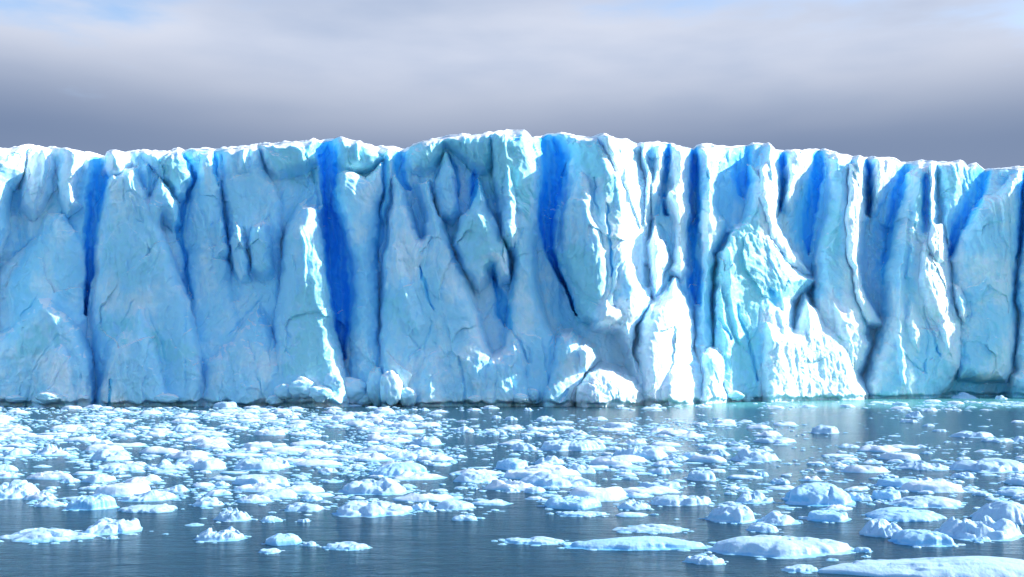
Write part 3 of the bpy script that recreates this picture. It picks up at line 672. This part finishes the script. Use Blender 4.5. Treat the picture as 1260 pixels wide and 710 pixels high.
# the pieces the photograph shows singly: left, right, top, bottom in an enlarged crop; dx = where the crop starts
FL = [
    # --- left third
    (0, 0, 360, 497, 562, 'mound', 'long low white floe with a central hump floating alone at the lower left edge'),
    (0, 720, 905, 495, 562, 'peak', 'angular white floe with slanting faces alone in open water left of the centre'),
    (0, 310, 540, 455, 535, 'ragged', 'low ragged cluster of white ice trailing off to the right above the long lone floe'),
    (0, 985, 1115, 520, 575, 'slab', 'short tilted white slab in the open water at the lower left, its right end blunt'),
    (0, 1118, 1170, 540, 577, 'flat', 'tiny flat scrap of ice touching the blunt end of the short tilted slab'),
    (0, 945, 1045, 582, 604, 'flat', 'thin flat white floe just below the short tilted slab'),
    (0, 1195, 1350, 555, 591, 'mound', 'small double-humped white floe near the bottom left of centre'),
    (0, 395, 435, 532, 550, 'mound', 'tiny white lump between the long lone floe and open water'),
    (0, 790, 935, 400, 487, 'peak', 'pointed white floe with a steep left face at the edge of the left drift'),
    (0, 965, 1040, 458, 488, 'mound', 'small rounded floe just right of the pointed floe at the drift edge'),
    (0, 1095, 1145, 470, 488, 'flat', 'little flat chip of ice at the lower edge of the left drift'),
    (0, -40, 155, 305, 402, 'mound', 'large humped white floe cut by the left edge of the view'),
    (0, 130, 240, 382, 432, 'mound', 'knobbly white floe right of the large humped one at the left edge'),
    (0, 250, 430, 370, 445, 'smooth', 'rounded floe with a blue shaded front in the row above the open water at left'),
    (0, 450, 665, 356, 412, 'mound', 'wide low white floe with bumps at the back of the left near row'),
    (0, 450, 660, 414, 454, 'flat', 'wide flat floe in front of the bumpy one, at the edge of the open water'),
    (0, 600, 695, 345, 377, 'mound', 'small bright mound behind the pointed floe of the left drift'),
    (0, 850, 1070, 306, 354, 'slab', 'long pale slab with a sloping top left of the photo centre'),
    (0, 930, 1100, 355, 405, 'smooth', 'broad smooth floe with grey shaded front below the long pale slab'),
    (0, 1050, 1195, 408, 449, 'flat', 'low wedge shaped floe left of the clustered heap near the centre'),
    (0, 700, 835, 232, 297, 'smooth', 'smooth domed floe with a bright shoulder in the middle of the left drift'),
    (0, 560, 695, 245, 292, 'peak', 'white floe with sharp crest just left of the smooth dome'),
    (0, 850, 1080, 232, 296, 'mound', 'wide jumbled white floe right of the smooth dome'),
    (0, 340, 480, 205, 262, 'mound', 'white hump among small pieces in the left drift, under the pale buttress'),
    (0, -20, 62, 252, 302, 'smooth', 'smooth bluish floe at the left edge above the large humped one'),
    (0, 130, 240, 186, 236, 'peak', 'pointed white floe in the packed ice at far left'),
    (0, 10, 110, 205, 242, 'mound', 'low white mound between the far left pointed floe and the edge'),
    (0, 635, 725, 118, 152, 'smooth', 'small bluish rounded floe high in the packed ice left of centre'),
    (0, 290, 362, 138, 183, 'peak', 'bright small peaked floe high in the packed ice at left'),
    (0, 350, 545, 262, 300, 'flat', 'flat pale floe in front of the white hump of the left drift'),
    (0, 222, 300, 319, 342, 'mound', 'little white floe under the flat pale one at left'),
    (0, 305, 430, 300, 342, 'mound', 'mid sized lumpy floe at the top of the open lane on the left'),
    (0, 790, 848, 330, 356, 'mound', 'small lump beside the left end of the long pale slab'),
    (0, 712, 830, 384, 430, 'mound', 'round topped floe just behind the pointed floe of the drift edge'),
    (0, 785, 885, 36, 66, 'smooth', 'pale blue rounded ice block lying against the foot of the cliff on the left'),
    (0, 1045, 1105, 72, 106, 'peak', 'small bright peaked floe near the cliff left of the rubble'),
    (0, 1112, 1190, 370, 410, 'mound', 'small lumpy floe left of the clustered heap, behind the wedge'),
    (0, 1185, 1265, 330, 342, 'flat', 'thin sliver of ice in the lane beside the long pale slab'),
    # --- middle
    (420, -40, 265, 393, 470, 'mound', 'broad white mound with a fringed foot at the front of the central drift'),
    (420, 250, 347, 395, 444, 'peak', 'wedge shaped floe touching the right end of the broad fringed mound'),
    (420, -10, 250, 303, 388, 'mound', 'high jumbled white heap behind the broad fringed mound'),
    (420, 350, 500, 397, 443, 'smooth', 'single smooth bluish floe in open water left of centre'),
    (420, 410, 502, 456, 483, 'flat', 'narrow flat strip of ice below the single smooth bluish floe'),
    (420, 590, 825, 537, 571, 'flat', 'thin floe with a small hump at its right end, alone low in the centre'),
    (420, -30, 100, 562, 593, 'flat', 'small pointed flat floe at bottom left of centre'),
    (420, 750, 955, 381, 441, 'slab', 'thick block with a flat sunny top and blue front right of centre'),
    (420, 790, 990, 444, 467, 'flat', 'thin flat floe lying in front of the thick block'),
    (420, 672, 757, 350, 381, 'smooth', 'small rounded floe between the central raft and the thick block'),
    (420, 600, 660, 356, 379, 'mound', 'small crumbly floe just below the central raft'),
    (420, 562, 700, 238, 296, 'slab', 'upright blue faced slab at the back of the central raft'),
    (420, 640, 940, 285, 362, 'mound', 'large uneven white floe forming the central raft'),
    (420, 415, 585, 290, 343, 'mound', 'white floe at the left end of the central raft'),
    (420, 95, 345, 256, 320, 'smooth', 'long smooth floe with blue shaded front above the jumbled heap'),
    (420, 145, 365, 198, 256, 'ragged', 'rugged bright floe behind the long smooth one, left of centre'),
    (420, 830, 945, 256, 309, 'peak', 'floe with a steep pointed top right behind the central raft'),
    (420, 1135, 1215, 253, 311, 'smooth', 'egg shaped smooth floe right of the central raft'),
    (420, 990, 1062, 350, 390, 'peak', 'small steep floe right of the thick block'),
    (420, 1015, 1145, 393, 443, 'peak', 'jagged white floe with a dark notch left of the long bluish floe'),
    (420, 1130, 1300, 377, 428, 'smooth', 'long bluish floe with pale top right of centre'),
    (420, 850, 1355, 530, 594, 'smooth', 'large low floe with a smooth blue lit flank at the bottom right of centre'),
    (420, 1025, 1280, 488, 528, 'mound', 'ridged white floe lying directly behind the large low one'),
    (420, 712, 830, 233, 276, 'mound', 'white lump behind the upright blue faced slab'),
    (420, 1100, 1255, 330, 367, 'flat', 'broken flat floe below the egg shaped one'),
    (420, 1190, 1290, 230, 262, 'mound', 'small white floe above and right of the egg shaped one'),
    (420, 732, 968, 172, 225, 'flat', 'wide flat white floe in the far drift right of centre'),
    (420, 625, 722, 180, 224, 'mound', 'bright low floe below the brownish reflection in the far drift'),
    (420, 535, 615, 143, 166, 'flat', 'small flat floe at the left rim of the brownish reflection'),
    (420, 710, 795, 97, 116, 'flat', 'flat white floe alone near the cliff, below the lit mound'),
    (420, 413, 495, 125, 156, 'mound', 'small white mound in the far drift at centre left'),
    (420, 660, 705, 150, 180, 'peak', 'tiny bright peak in the middle of the brownish reflection'),
    (420, 840, 900, 142, 159, 'flat', 'little flat floe alone in the far water right of centre'),
    (420, 240, 385, 160, 205, 'mound', 'uneven white floe in the packed ice left of centre'),
    (420, 995, 1205, 190, 256, 'flat', 'wide pale floe with long flat shelf in the far drift on the right'),
    (420, 552, 590, 90, 104, 'flat', 'tiny floe near the cliff at the centre'),
    (420, 602, 656, 93, 111, 'flat', 'narrow slanting floe near the cliff at the centre'),
    (420, 290, 327, 62, 76, 'mound', 'small white lump against the foot of the cliff at centre left'),
    (420, 670, 706, 62, 76, 'mound', 'small white lump against the foot of the cliff below the rounded mound'),
    # --- right third
    (840, 465, 592, 122, 161, 'flat', 'lone white floe with a raised right end in the open grey water on the right'),
    (840, 258, 400, 168, 196, 'flat', 'low floe with ragged right end left of the lone one'),
    (840, 180, 350, 200, 266, 'ragged', 'ragged white floe in the open water below the great buttress'),
    (840, -10, 75, 205, 257, 'smooth', 'smooth sloping floe at the right end of the central drift'),
    (840, 95, 172, 205, 243, 'mound', 'small white floe between the ragged one and the sloping one'),
    (840, 10, 130, 278, 336, 'smooth', 'flattish bluish floe in the rubble at right of centre'),
    (840, 265, 317, 290, 319, 'smooth', 'tiny round blue growler in the open water right of centre'),
    (840, 320, 398, 317, 349, 'flat', 'small pale floe left of the big layered one'),
    (840, 190, 332, 325, 420, 'ragged', 'crumbling stepped floe leaning down to the right'),
    (840, 370, 645, 322, 428, 'smooth', 'big thick floe with a domed top and long blue flank on the right'),
    (840, 600, 692, 335, 410, 'mound', 'lumpy white floe stuck to the right end of the big domed one'),
    (840, -30, 110, 378, 426, 'flat', 'low white floe with small teeth left of the tall humped one'),
    (840, 90, 285, 390, 492, 'smooth', 'tall smooth humped floe with pale blue front right of centre'),
    (840, 268, 430, 433, 500, 'mound', 'low white floe with two knobs right of the tall humped one'),
    (840, 240, 355, 480, 526, 'smooth', 'small rounded floe in front of the two knobbed one'),
    (840, 457, 617, 436, 488, 'slab', 'small blue sided slab below the big domed floe'),
    (840, 642, 828, 460, 546, 'mound', 'rounded floe with a stepped crest below the layered one'),
    (840, 695, 812, 348, 406, 'slab', 'short upright blue block right of the big domed floe'),
    (840, 710, 878, 317, 360, 'slab', 'flat topped bluish slab behind the short blue block'),
    (840, 675, 968, 425, 487, 'smooth', 'thick blue ledge floe in the middle of the right hand group'),
    (840, 760, 1018, 380, 436, 'mound', 'white floe lying behind the thick blue ledge, with a knob at its right end'),
    (840, 870, 980, 316, 346, 'ragged', 'crumbly low floe right of the flat topped slab'),
    (840, 780, 978, 248, 297, 'mound', 'wide white floe left of the long raft at the right edge'),
    (840, 775, 1000, 500, 580, 'smooth', 'rounded bright blue floe in the lower right group'),
    (840, 925, 1245, 444, 558, 'peak', 'big floe rising to a blunt crest and running out to a thin right tip'),
    (840, 1075, 1330, 388, 498, 'smooth', 'big smooth pale blue floe cut by the right edge of the view'),
    (840, 1145, 1300, 358, 392, 'flat', 'flat white floe at the right edge behind the big smooth one'),
    (840, 978, 1300, 240, 306, 'mound', 'long raft of white ice reaching the right edge'),
    (840, 1190, 1300, 308, 352, 'slab', 'pale slab at the right edge below the long raft'),
    (840, 985, 1082, 295, 326, 'ragged', 'small ragged floe below the left end of the long raft'),
    (840, 995, 1145, 145, 176, 'flat', 'low pointed floe in the far water at the right'),
    (840, 1110, 1212, 172, 193, 'flat', 'thin floe just below the low pointed one at the right'),
    (840, 1210, 1290, 163, 190, 'mound', 'white floe at the right edge in the far water'),
    (840, 805, 872, 105, 119, 'flat', 'small flat floe in the far open water on the right'),
    (840, 880, 920, 222, 236, 'flat', 'tiny slanting chip above the wide white floe on the right'),
    (840, 925, 975, 142, 153, 'flat', 'tiny thin floe left of the low pointed one'),
    (840, 100, 628, 518, 622, 'smooth', 'very long smooth whale backed floe in the lower right'),
    (840, 475, 1420, 598, 700, 'smooth', 'enormous pale blue floe filling the bottom right corner'),
    (840, 20, 150, 602, 646, 'flat', 'flat angular white floe below the left end of the whale backed one'),
    (840, 375, 500, 640, 673, 'flat', 'low floe tucked against the left tip of the enormous corner floe'),
    (840, 1060, 1142, 535, 561, 'ragged', 'small broken floe under the thin tip of the blunt crested one'),
    (840, 815, 892, 66, 101, 'ragged', 'small ragged heap in the far brash on the right'),
    (840, 985, 1032, 340, 359, 'flat', 'tiny white floe right of the crumbly low one'),
    (840, 1075, 1142, 371, 391, 'flat', 'small thin floe left of the flat one at the right edge'),
    (840, 630, 692, 575, 600, 'flat', 'small flat chip at the right end of the whale backed floe'),
    (840, 300, 324, 34, 60, 'peak', 'tiny upright white tooth at the foot of the great buttress'),
    (840, 985, 1090, 2, 32, 'ragged', 'splintered white rubble heap against the blue hollow at the foot of the cliff'),
    (840, 1150, 1200, 12, 34, 'ragged', 'small white rubble piece at the foot of the far right wall'),
]

placed = []      # x, y, a, b of everything that floats, to keep pieces apart
def place_world(u0, u1, v0, v1):
    uc = (u0 + u1) / 2
    return uc

allf = []
for i, (off, x0, x1, y0, y1, style, lb) in enumerate(FL):
    u0, u1 = off + x0 / 3, off + x1 / 3; v0, v1 = 480 + y0 / 3, 480 + y1 / 3
    Df = EYE * FPX / (v1 - HOR)                       # distance of the near waterline
    w = (u1 - u0) / FPX * Df
    vis = (v1 - v0)
    d = min(w * (.9 if style != 'flat' else .8), .62 * vis * Df * Df / (FPX * EYE))
    d = max(d, w * .16)
    Yc = Df + d / 2
    w = w * Yc / Df
    top_px = v0
    yb = Df + d * .6
    h = EYE - (top_px - HOR) / FPX * yb               # what the top has to reach
    h = min(max(h * .8, .05 * w, .06), .30 * w)
    Xc = ((u0 + u1) / 2 - CX) / FPX * Yc
    blue_ = ('blue' in lb and style in ('smooth', 'slab')) or style == 'slab'
    big = (u1 - u0) > 60
    me, _, _ = floe_mesh('ice_floe', w, d, h, 900 + i, style, 34 if big else 18, 120 if big else 52, M_FLOEB if blue_ and 'pale' not in lb else M_FLOE)
    o = link(me, 'ice_floe'); o.location = (Xc, Yc, 0)
    o.rotation_euler.z = R(i).uniform(-.08, .08)
    tag(o, lb, 'ice floe', 'ice floes drifting before the cliff')
    placed.append((Xc, Yc, w / 2, d / 2))

# the smaller floating pieces: density read from the photograph, in bands over the water
def density(u, v):
    """share of the water that is covered with ice at a point of the view"""
    n = vnoise(u / 60, v / 9, seed=201) * .7 + vnoise(u / 22, v / 4, seed=202) * .5
    left = 1 - sstep(420, 620, u)
    d = np.zeros_like(u)
    far = np.exp(-((v - 505) / 6)**2)
    d += left * (1 - sstep(565, 600, v)) * .58
    d += (1 - left) * (1 - sstep(900, 1060, u)) * sstep(510, 528, v) * (1 - sstep(565, 598, v)) * .36
    d += left * sstep(590, 600, v) * (1 - sstep(612, 632, v)) * .35
    d += (1 - left) * sstep(560, 580, v) * (1 - sstep(600, 640, v)) * .20
    d += sstep(1040, 1140, u) * (1 - sstep(494, 510, v)) * .4
    d += sstep(860, 960, u) * (1 - sstep(492, 500, v)) * .3
    d += (1 - left) * (1 - sstep(494, 508, v)) * .12
    d += sstep(950, 1150, u) * sstep(530, 560, v) * (1 - sstep(600, 640, v)) * .14
    d += (1 - sstep(632, 660, v)) * .03
    return np.clip(d * (1 + 1.5 * n), 0, 1)**1.3

rs = R(77)
cand = []
# sample uniformly over the water, keep by density
nc = 90000
yy = np.exp(rs.uniform(math.log(30), math.log(166), nc)); uu = rs.uniform(-140, 1400, nc)
vv = HOR + EYE * FPX / yy
xx = (uu - CX) / FPX * yy
size = .21 * (1 - rs.rand(nc))**(-.52) * (.75 + yy / 160)
size = np.clip(size, .2, 3.0)
keep = rs.rand(nc) < .62 * density(uu, vv) * np.clip(.55 + .45 * (size > .3), 0, 1) * 1.2
wf = Y0.max()
yfoot = np.interp(uu, U, YY[6]) - .6
keep &= yy < yfoot - size * .5
order = np.argsort(-size)
cells = {}
for i, (a, b, c, d_) in enumerate(placed):
    for gx in range(int((a - c) // 3) - 1, int((a + c) // 3) + 2):
        for gy in range(int((b - d_) // 3) - 1, int((b + d_) // 3) + 2):
            cells.setdefault((gx, gy), []).append((a, b, c, d_))
small = []
for i in order:
    if not keep[i]: continue
    a, b, c = xx[i], yy[i], size[i] / 2; d_ = c * rs.uniform(.5, .8)
    ok = True
    kk = (int(a // 3), int(b // 3))
    for gx in (-1, 0, 1):
        for gy in (-1, 0, 1):
            for (p, q, r1, r2) in cells.get((kk[0] + gx, kk[1] + gy), ()):
                if ((a - p) / (c + r1))**2 + ((b - q) / (d_ + r2))**2 < .82: ok = False; break
            if not ok: break
        if not ok: break
    if ok:
        cells.setdefault(kk, []).append((a, b, c, d_)); small.append((a, b, c, d_))
    if len(small) > 15000: break
show = sorted(small, key=lambda s: -s[2] / s[1])
show = [s for s in show if abs(s[0] / s[1] * FPX) < 640]
n_ind = 300 - len(FL)
ind = show[:n_ind]; indset = set(ind); rest = [s for s in small if s not in indset]

ADJ = {'mound': 'lumpy', 'flat': 'flat', 'peak': 'pointed', 'ragged': 'ragged', 'smooth': 'rounded', 'slab': 'blocky'}
COLS = [(110, 'below the sun streaked wall'), (235, 'below the second buttress'), (330, 'below the pale lumps'),
        (410, 'below the lit pinnacle'), (500, 'below the tall cleft'), (590, 'below the thin spires'),
        (680, 'below the summit'), (780, 'below the rounded mound'), (900, 'below the white tower'),
        (1000, 'below the leaning buttress'), (1080, 'below the blunt buttress'), (1180, 'below the ribbed buttress'), (2000, 'below the smooth wall')]
ROWS = [(508, 'by the cliff foot'), (522, 'in the farthest drift'), (538, 'in the far drift'), (556, 'in the mid drift'),
        (575, 'in the nearer drift'), (600, 'at the drift edge'), (900, 'in near water')]
groups = {}
for j, (a, b, c, d_) in enumerate(ind):
    st = ['mound', 'flat', 'peak', 'ragged', 'smooth', 'mound', 'slab'][rs.randint(7)]
    h = c * 2 * rs.uniform(.09, .19) * (.5 if st == 'flat' else 1)
    me, _, _ = floe_mesh('ice_floe', c * 2, d_ * 2, h, 3000 + j, st, 12, 34, M_FLOE)
    o = link(me, 'ice_floe'); o.location = (a, b, 0); o.rotation_euler.z = rs.uniform(-.4, .4)
    u = CX + FPX * a / b; v = HOR + EYE * FPX / b
    cn = next(n for lim, n in COLS if u < lim); rn = next(n for lim, n in ROWS if v < lim)
    sz = 'larger' if c * FPX / b > 11 else 'small'
    groups.setdefault((sz, ADJ[st], rn, cn), []).append((u, o))
ORD = ['leftmost', 'second', 'third', 'fourth', 'fifth', 'sixth', 'seventh', 'eighth']
for (sz, ad, rn, cn), lst in groups.items():
    lst.sort(key=lambda t: t[0])
    for k, (u, o) in enumerate(lst):
        lb = f'{sz} {ad} floe {rn} {cn}'
        if len(lst) > 1: lb = f'{sz} {ad} floe {rn} {cn}, {"rightmost" if k == len(lst) - 1 else ORD[min(k, 7)]}'
        tag(o, lb, 'ice floe', 'ice floes drifting before the cliff')

# crumbs washed round every larger piece
for (a, b, c, d_) in placed:
    for k in range(int(rs.uniform(3, 12))):
        t = rs.uniform(0, 6.28); q = rs.uniform(1.04, 1.3); z_ = rs.uniform(.05, .16) * min(c, 1.3) + .02
        rest.append((a + math.cos(t) * c * q, b + math.sin(t) * d_ * q, z_, z_ * .7))
# the uncountable rest as one mass
TPL = []
for k in range(16):
    st = ['mound', 'ragged', 'peak', 'flat', 'mound', 'ragged', 'slab', 'smooth'][k % 8]
    me, P, F = floe_mesh('t', 2, 2, .23 if st != 'flat' else .11, 7000 + k, st, 5, 11, M_BRASH)
    bpy.data.meshes.remove(me); TPL.append((P, F))
vs, fs, o0 = [], [], 0
for (a, b, c, d_) in rest:
    P, F = TPL[rs.randint(16)]
    an = rs.uniform(0, 6.28); ca, sa = math.cos(an), math.sin(an)
    q = P.copy(); x = q[:, 0] * ca - q[:, 1] * sa; y = q[:, 0] * sa + q[:, 1] * ca
    q[:, 0] = a + x * c; q[:, 1] = b + y * d_; q[:, 2] = q[:, 2] * c * rs.uniform(.7, 1.6)
    vs.append(q); fs.append(F + o0); o0 += len(q)
# crumbs between the pieces
me = mesh('brash_ice', np.concatenate(vs), np.concatenate(fs), M_BRASH)
me.polygons.foreach_set('use_smooth', np.zeros(len(me.polygons), bool))    # small pieces break along flat faces
tag(link(me, 'brash_ice'), 'countless small white ice fragments floating packed between the floes', 'brash ice', None, 'stuff')
print('floes', len(FL), 'small', len(small), 'rest', len(rest))

# broken blocks piled at the foot of the left wall
BLK = [(352, 482, 14, 9), (372, 478, 17, 13), (394, 484, 15, 10), (410, 470, 12, 11), (430, 482, 24, 17), (463, 474, 11, 24), (482, 478, 15, 22), (447, 492, 13, 8), (340, 492, 12, 6), (502, 488, 12, 12), (905, 487, 10, 6), (919, 491, 7, 4), (640, 490, 10, 6), (655, 486, 9, 8), (585, 491, 9, 5), (205, 490, 14, 6), (60, 489, 16, 7), (20, 491, 12, 5)]
for i, (u, v, ru, rv) in enumerate(BLK):
    col = np.searchsorted(U, u); row = np.argmin(abs(V[:, col] - (v + rv * .3)))
    y = YY[row, col] - .4; x = (u - CX) / FPX * y; z = EYE - (v - HOR) / FPX * y
    a, b = ru / FPX * y, rv / FPX * y
    th = np.linspace(0, 2 * np.pi, 56, endpoint=False)[None, :]; ph = np.linspace(.001, np.pi - .001, 34)[:, None]
    nx, ny, nz = np.sin(ph) * np.cos(th), np.sin(ph) * np.sin(th), np.cos(ph) + 0 * th
    r = 1 + .28 * fbm(nx * 1.4 + i * 9, ny * 1.4, nz * 1.4, octv=4, seed=400 + i) + .16 * facets(nx * 2 + i * 5, nz * 2 + ny, 420 + i, .8)
    P = np.stack([nx * r * a, ny * r * max(a, b) * .8, nz * r * b], -1)
    P[..., 2] = np.maximum(P[..., 2], -z - .5)
    me = mesh('ice_boulder', P.reshape(-1, 3), grid_faces(34, 56, True), M_ICE)
    ca = me.color_attributes.new('ice', 'FLOAT_COLOR', 'POINT')
    ca.data.foreach_set('color', np.tile(np.array([.12, .1, .5, .2], np.float32), P.shape[0] * P.shape[1]))
    o = link(me, 'ice_boulder', berg); o.location = (x, y, z)

# ------------------------------------------------------------------ water and sea bed
def sheet(name, x0, x1, y0, y1, z, material, nx=2, ny=2):
    gx, gy = np.meshgrid(np.linspace(x0, x1, nx), np.linspace(y0, y1, ny))
    me = mesh(name, np.stack([gx, gy, np.full_like(gx, z)], -1).reshape(-1, 3), grid_faces(ny, nx), material)
    return tag(link(me, name), kind='structure')

m, nt, bs = mat('sea_water')
geo = N(nt, 'ShaderNodeNewGeometry'); pos = geo.outputs['Position']
swell = noise(nt, pos, .22, 3, .5, (1, 1.6, 1)); rip = noise(nt, pos, 1.5, 5, .6, (.55, 1.5, 1)); fin = noise(nt, pos, 6.0, 3, .55, (.6, 1.4, 1))
hh = math_(nt, 'ADD', math_(nt, 'ADD', math_(nt, 'MULTIPLY', swell, .5), math_(nt, 'MULTIPLY', rip, .22)), math_(nt, 'MULTIPLY', fin, .075))
bp = N(nt, 'ShaderNodeBump'); bp.inputs['Strength'].default_value = .5; bp.inputs['Distance'].default_value = .6
nt.links.new(hh, bp.inputs['Height']); nt.links.new(bp.outputs[0], bs.inputs['Normal'])
wx = N(nt, 'ShaderNodeSeparateXYZ'); nt.links.new(pos, wx.inputs[0])
mk = math_(nt, 'MULTIPLY', ramp(nt, math_(nt, 'ADD', wx.outputs[1], math_(nt, 'MULTIPLY', swell, 14)), 137, 162), ramp(nt, wx.outputs[0], 8, 34))
nt.links.new(mixc(nt, mk, (.018, .065, .10), (.12, .42, .42)), bs.inputs['Base Color'])   # milky melt water along the right part of the front
bs.inputs['Roughness'].default_value = .16; bs.inputs['IOR'].default_value = 1.333
tr = N(nt, 'ShaderNodeBsdfTransparent'); tr.inputs[0].default_value = (.35, .75, .80, 1)
fr = N(nt, 'ShaderNodeFresnel'); fr.inputs['IOR'].default_value = 1.333; nt.links.new(bp.outputs[0], fr.inputs['Normal'])
mx = N(nt, 'ShaderNodeMixShader')
k = math_(nt, 'MULTIPLY', math_(nt, 'SUBTRACT', 1.0, fr.outputs[0]), .38)
nt.links.new(k, mx.inputs[0]); nt.links.new(bs.outputs[0], mx.inputs[1]); nt.links.new(tr.outputs[0], mx.inputs[2])
nt.links.new(mx.outputs[0], nt.nodes['Material Output'].inputs['Surface'])
sheet('sea_water', -9000, 9000, -3000, 12000, 0, m)
m2, nt, bs = mat('deep_sea_bed'); bs.inputs['Base Color'].default_value = (.012, .045, .07, 1); bs.inputs['Roughness'].default_value = 1
sheet('sea_bed', -9000, 9000, -3000, 12000, -9, m2)

# ------------------------------------------------------------------ sun, sky, camera
SUN = np.array([.85, .09, .47]); SUN = SUN / np.linalg.norm(SUN)
el = math.asin(SUN[2]); az = math.atan2(SUN[0], SUN[1])          # azimuth from +Y towards +X
w = bpy.data.worlds.new('World'); scene.world = w; w.use_nodes = True
nt = w.node_tree
for n in list(nt.nodes): nt.nodes.remove(n)
out = N(nt, 'ShaderNodeOutputWorld')
sky = N(nt, 'ShaderNodeTexSky'); sky.sky_type = 'NISHITA'; sky.sun_disc = False
sky.sun_elevation = el; sky.sun_rotation = az; sky.altitude = 0; sky.air_density = 1.0; sky.dust_density = .6; sky.ozone_density = 2.0
bg = N(nt, 'ShaderNodeBackground'); bg.inputs['Strength'].default_value = .15
nt.links.new(sky.outputs[0], bg.inputs['Color'])
# a bank of grey stratus ahead: a layer of cloud looked at from below, darkest low down where it is seen edge on
tc = N(nt, 'ShaderNodeTexCoord'); g = tc.outputs['Generated']
sp = N(nt, 'ShaderNodeSeparateXYZ'); nt.links.new(g, sp.inputs[0])
cn = noise(nt, g, 1.6, 4, .45, (1, 1, 4.0)); cn2 = noise(nt, g, 1.0, 3, .45, (1, 1, 3.0)); wisp = noise(nt, g, 5, 5, .5, (1, 1, 4))
elv = math_(nt, 'ADD', sp.outputs[2], math_(nt, 'MULTIPLY', math_(nt, 'SUBTRACT', cn2, .5), .07))
lift = ramp(nt, elv, .205, .305)
dk = mixc(nt, ramp(nt, cn, .3, .7), (.098, .14, .235), (.135, .178, .27))
lt = mixc(nt, ramp(nt, math_(nt, 'ADD', math_(nt, 'MULTIPLY', cn, .75), math_(nt, 'MULTIPLY', wisp, .25)), .36, .62), (.25, .31, .43), (.42, .45, .53))
cc = mixc(nt, lift, dk, lt)
cb = N(nt, 'ShaderNodeBackground'); nt.links.new(cc, cb.inputs['Color']); cb.inputs['Strength'].default_value = 1
ahead = ramp(nt, math_(nt, 'ADD', sp.outputs[1], math_(nt, 'MULTIPLY', cn2, .3)), -.25, .35)
side_ = math_(nt, 'MULTIPLY', math_(nt, 'ABSOLUTE', sp.outputs[0]), .22)
gap = ramp(nt, math_(nt, 'ADD', math_(nt, 'ADD', sp.outputs[2], side_), math_(nt, 'MULTIPLY', wisp, .30)), .615, .53)
mask = math_(nt, 'MULTIPLY', ahead, gap)
ms = N(nt, 'ShaderNodeMixShader'); nt.links.new(mask, ms.inputs[0]); nt.links.new(bg.outputs[0], ms.inputs[1]); nt.links.new(cb.outputs[0], ms.inputs[2])
nt.links.new(ms.outputs[0], out.inputs['Surface'])

ld = bpy.data.lights.new('sun', 'SUN'); ld.energy = 5.0; ld.angle = radians(.53); ld.color = (1.0, .96, .91)
lo = bpy.data.objects.new('sun', ld); COL.objects.link(lo)
from mathutils import Vector
lo.rotation_euler = Vector(SUN).to_track_quat('Z', 'Y').to_euler(); lo.location = (200, 50, 150)

cd = bpy.data.cameras.new('camera'); cam = bpy.data.objects.new('camera', cd); COL.objects.link(cam)
cam.location = (0, 0, EYE); cam.rotation_euler = (radians(90), 0, 0)
cd.sensor_width = 36; cd.lens = FPX / 1260 * 36; cd.shift_y = (HOR - 355) / 1260
cd.clip_start = .5; cd.clip_end = 30000
scene.camera = cam

scene.view_settings.view_transform = 'Standard'; scene.view_settings.look = 'None'
scene.view_settings.exposure = 0.75; scene.view_settings.gamma = 1.0; scene.view_settings.use_curve_mapping = False
scene.render.engine = 'CYCLES'
c = scene.cycles
c.max_bounces = 12; c.diffuse_bounces = 8; c.glossy_bounces = 4; c.transparent_max_bounces = 8; c.transmission_bounces = 4
c.use_denoising = True; c.sample_clamp_indirect = 8; c.caustics_reflective = False; c.caustics_refractive = False
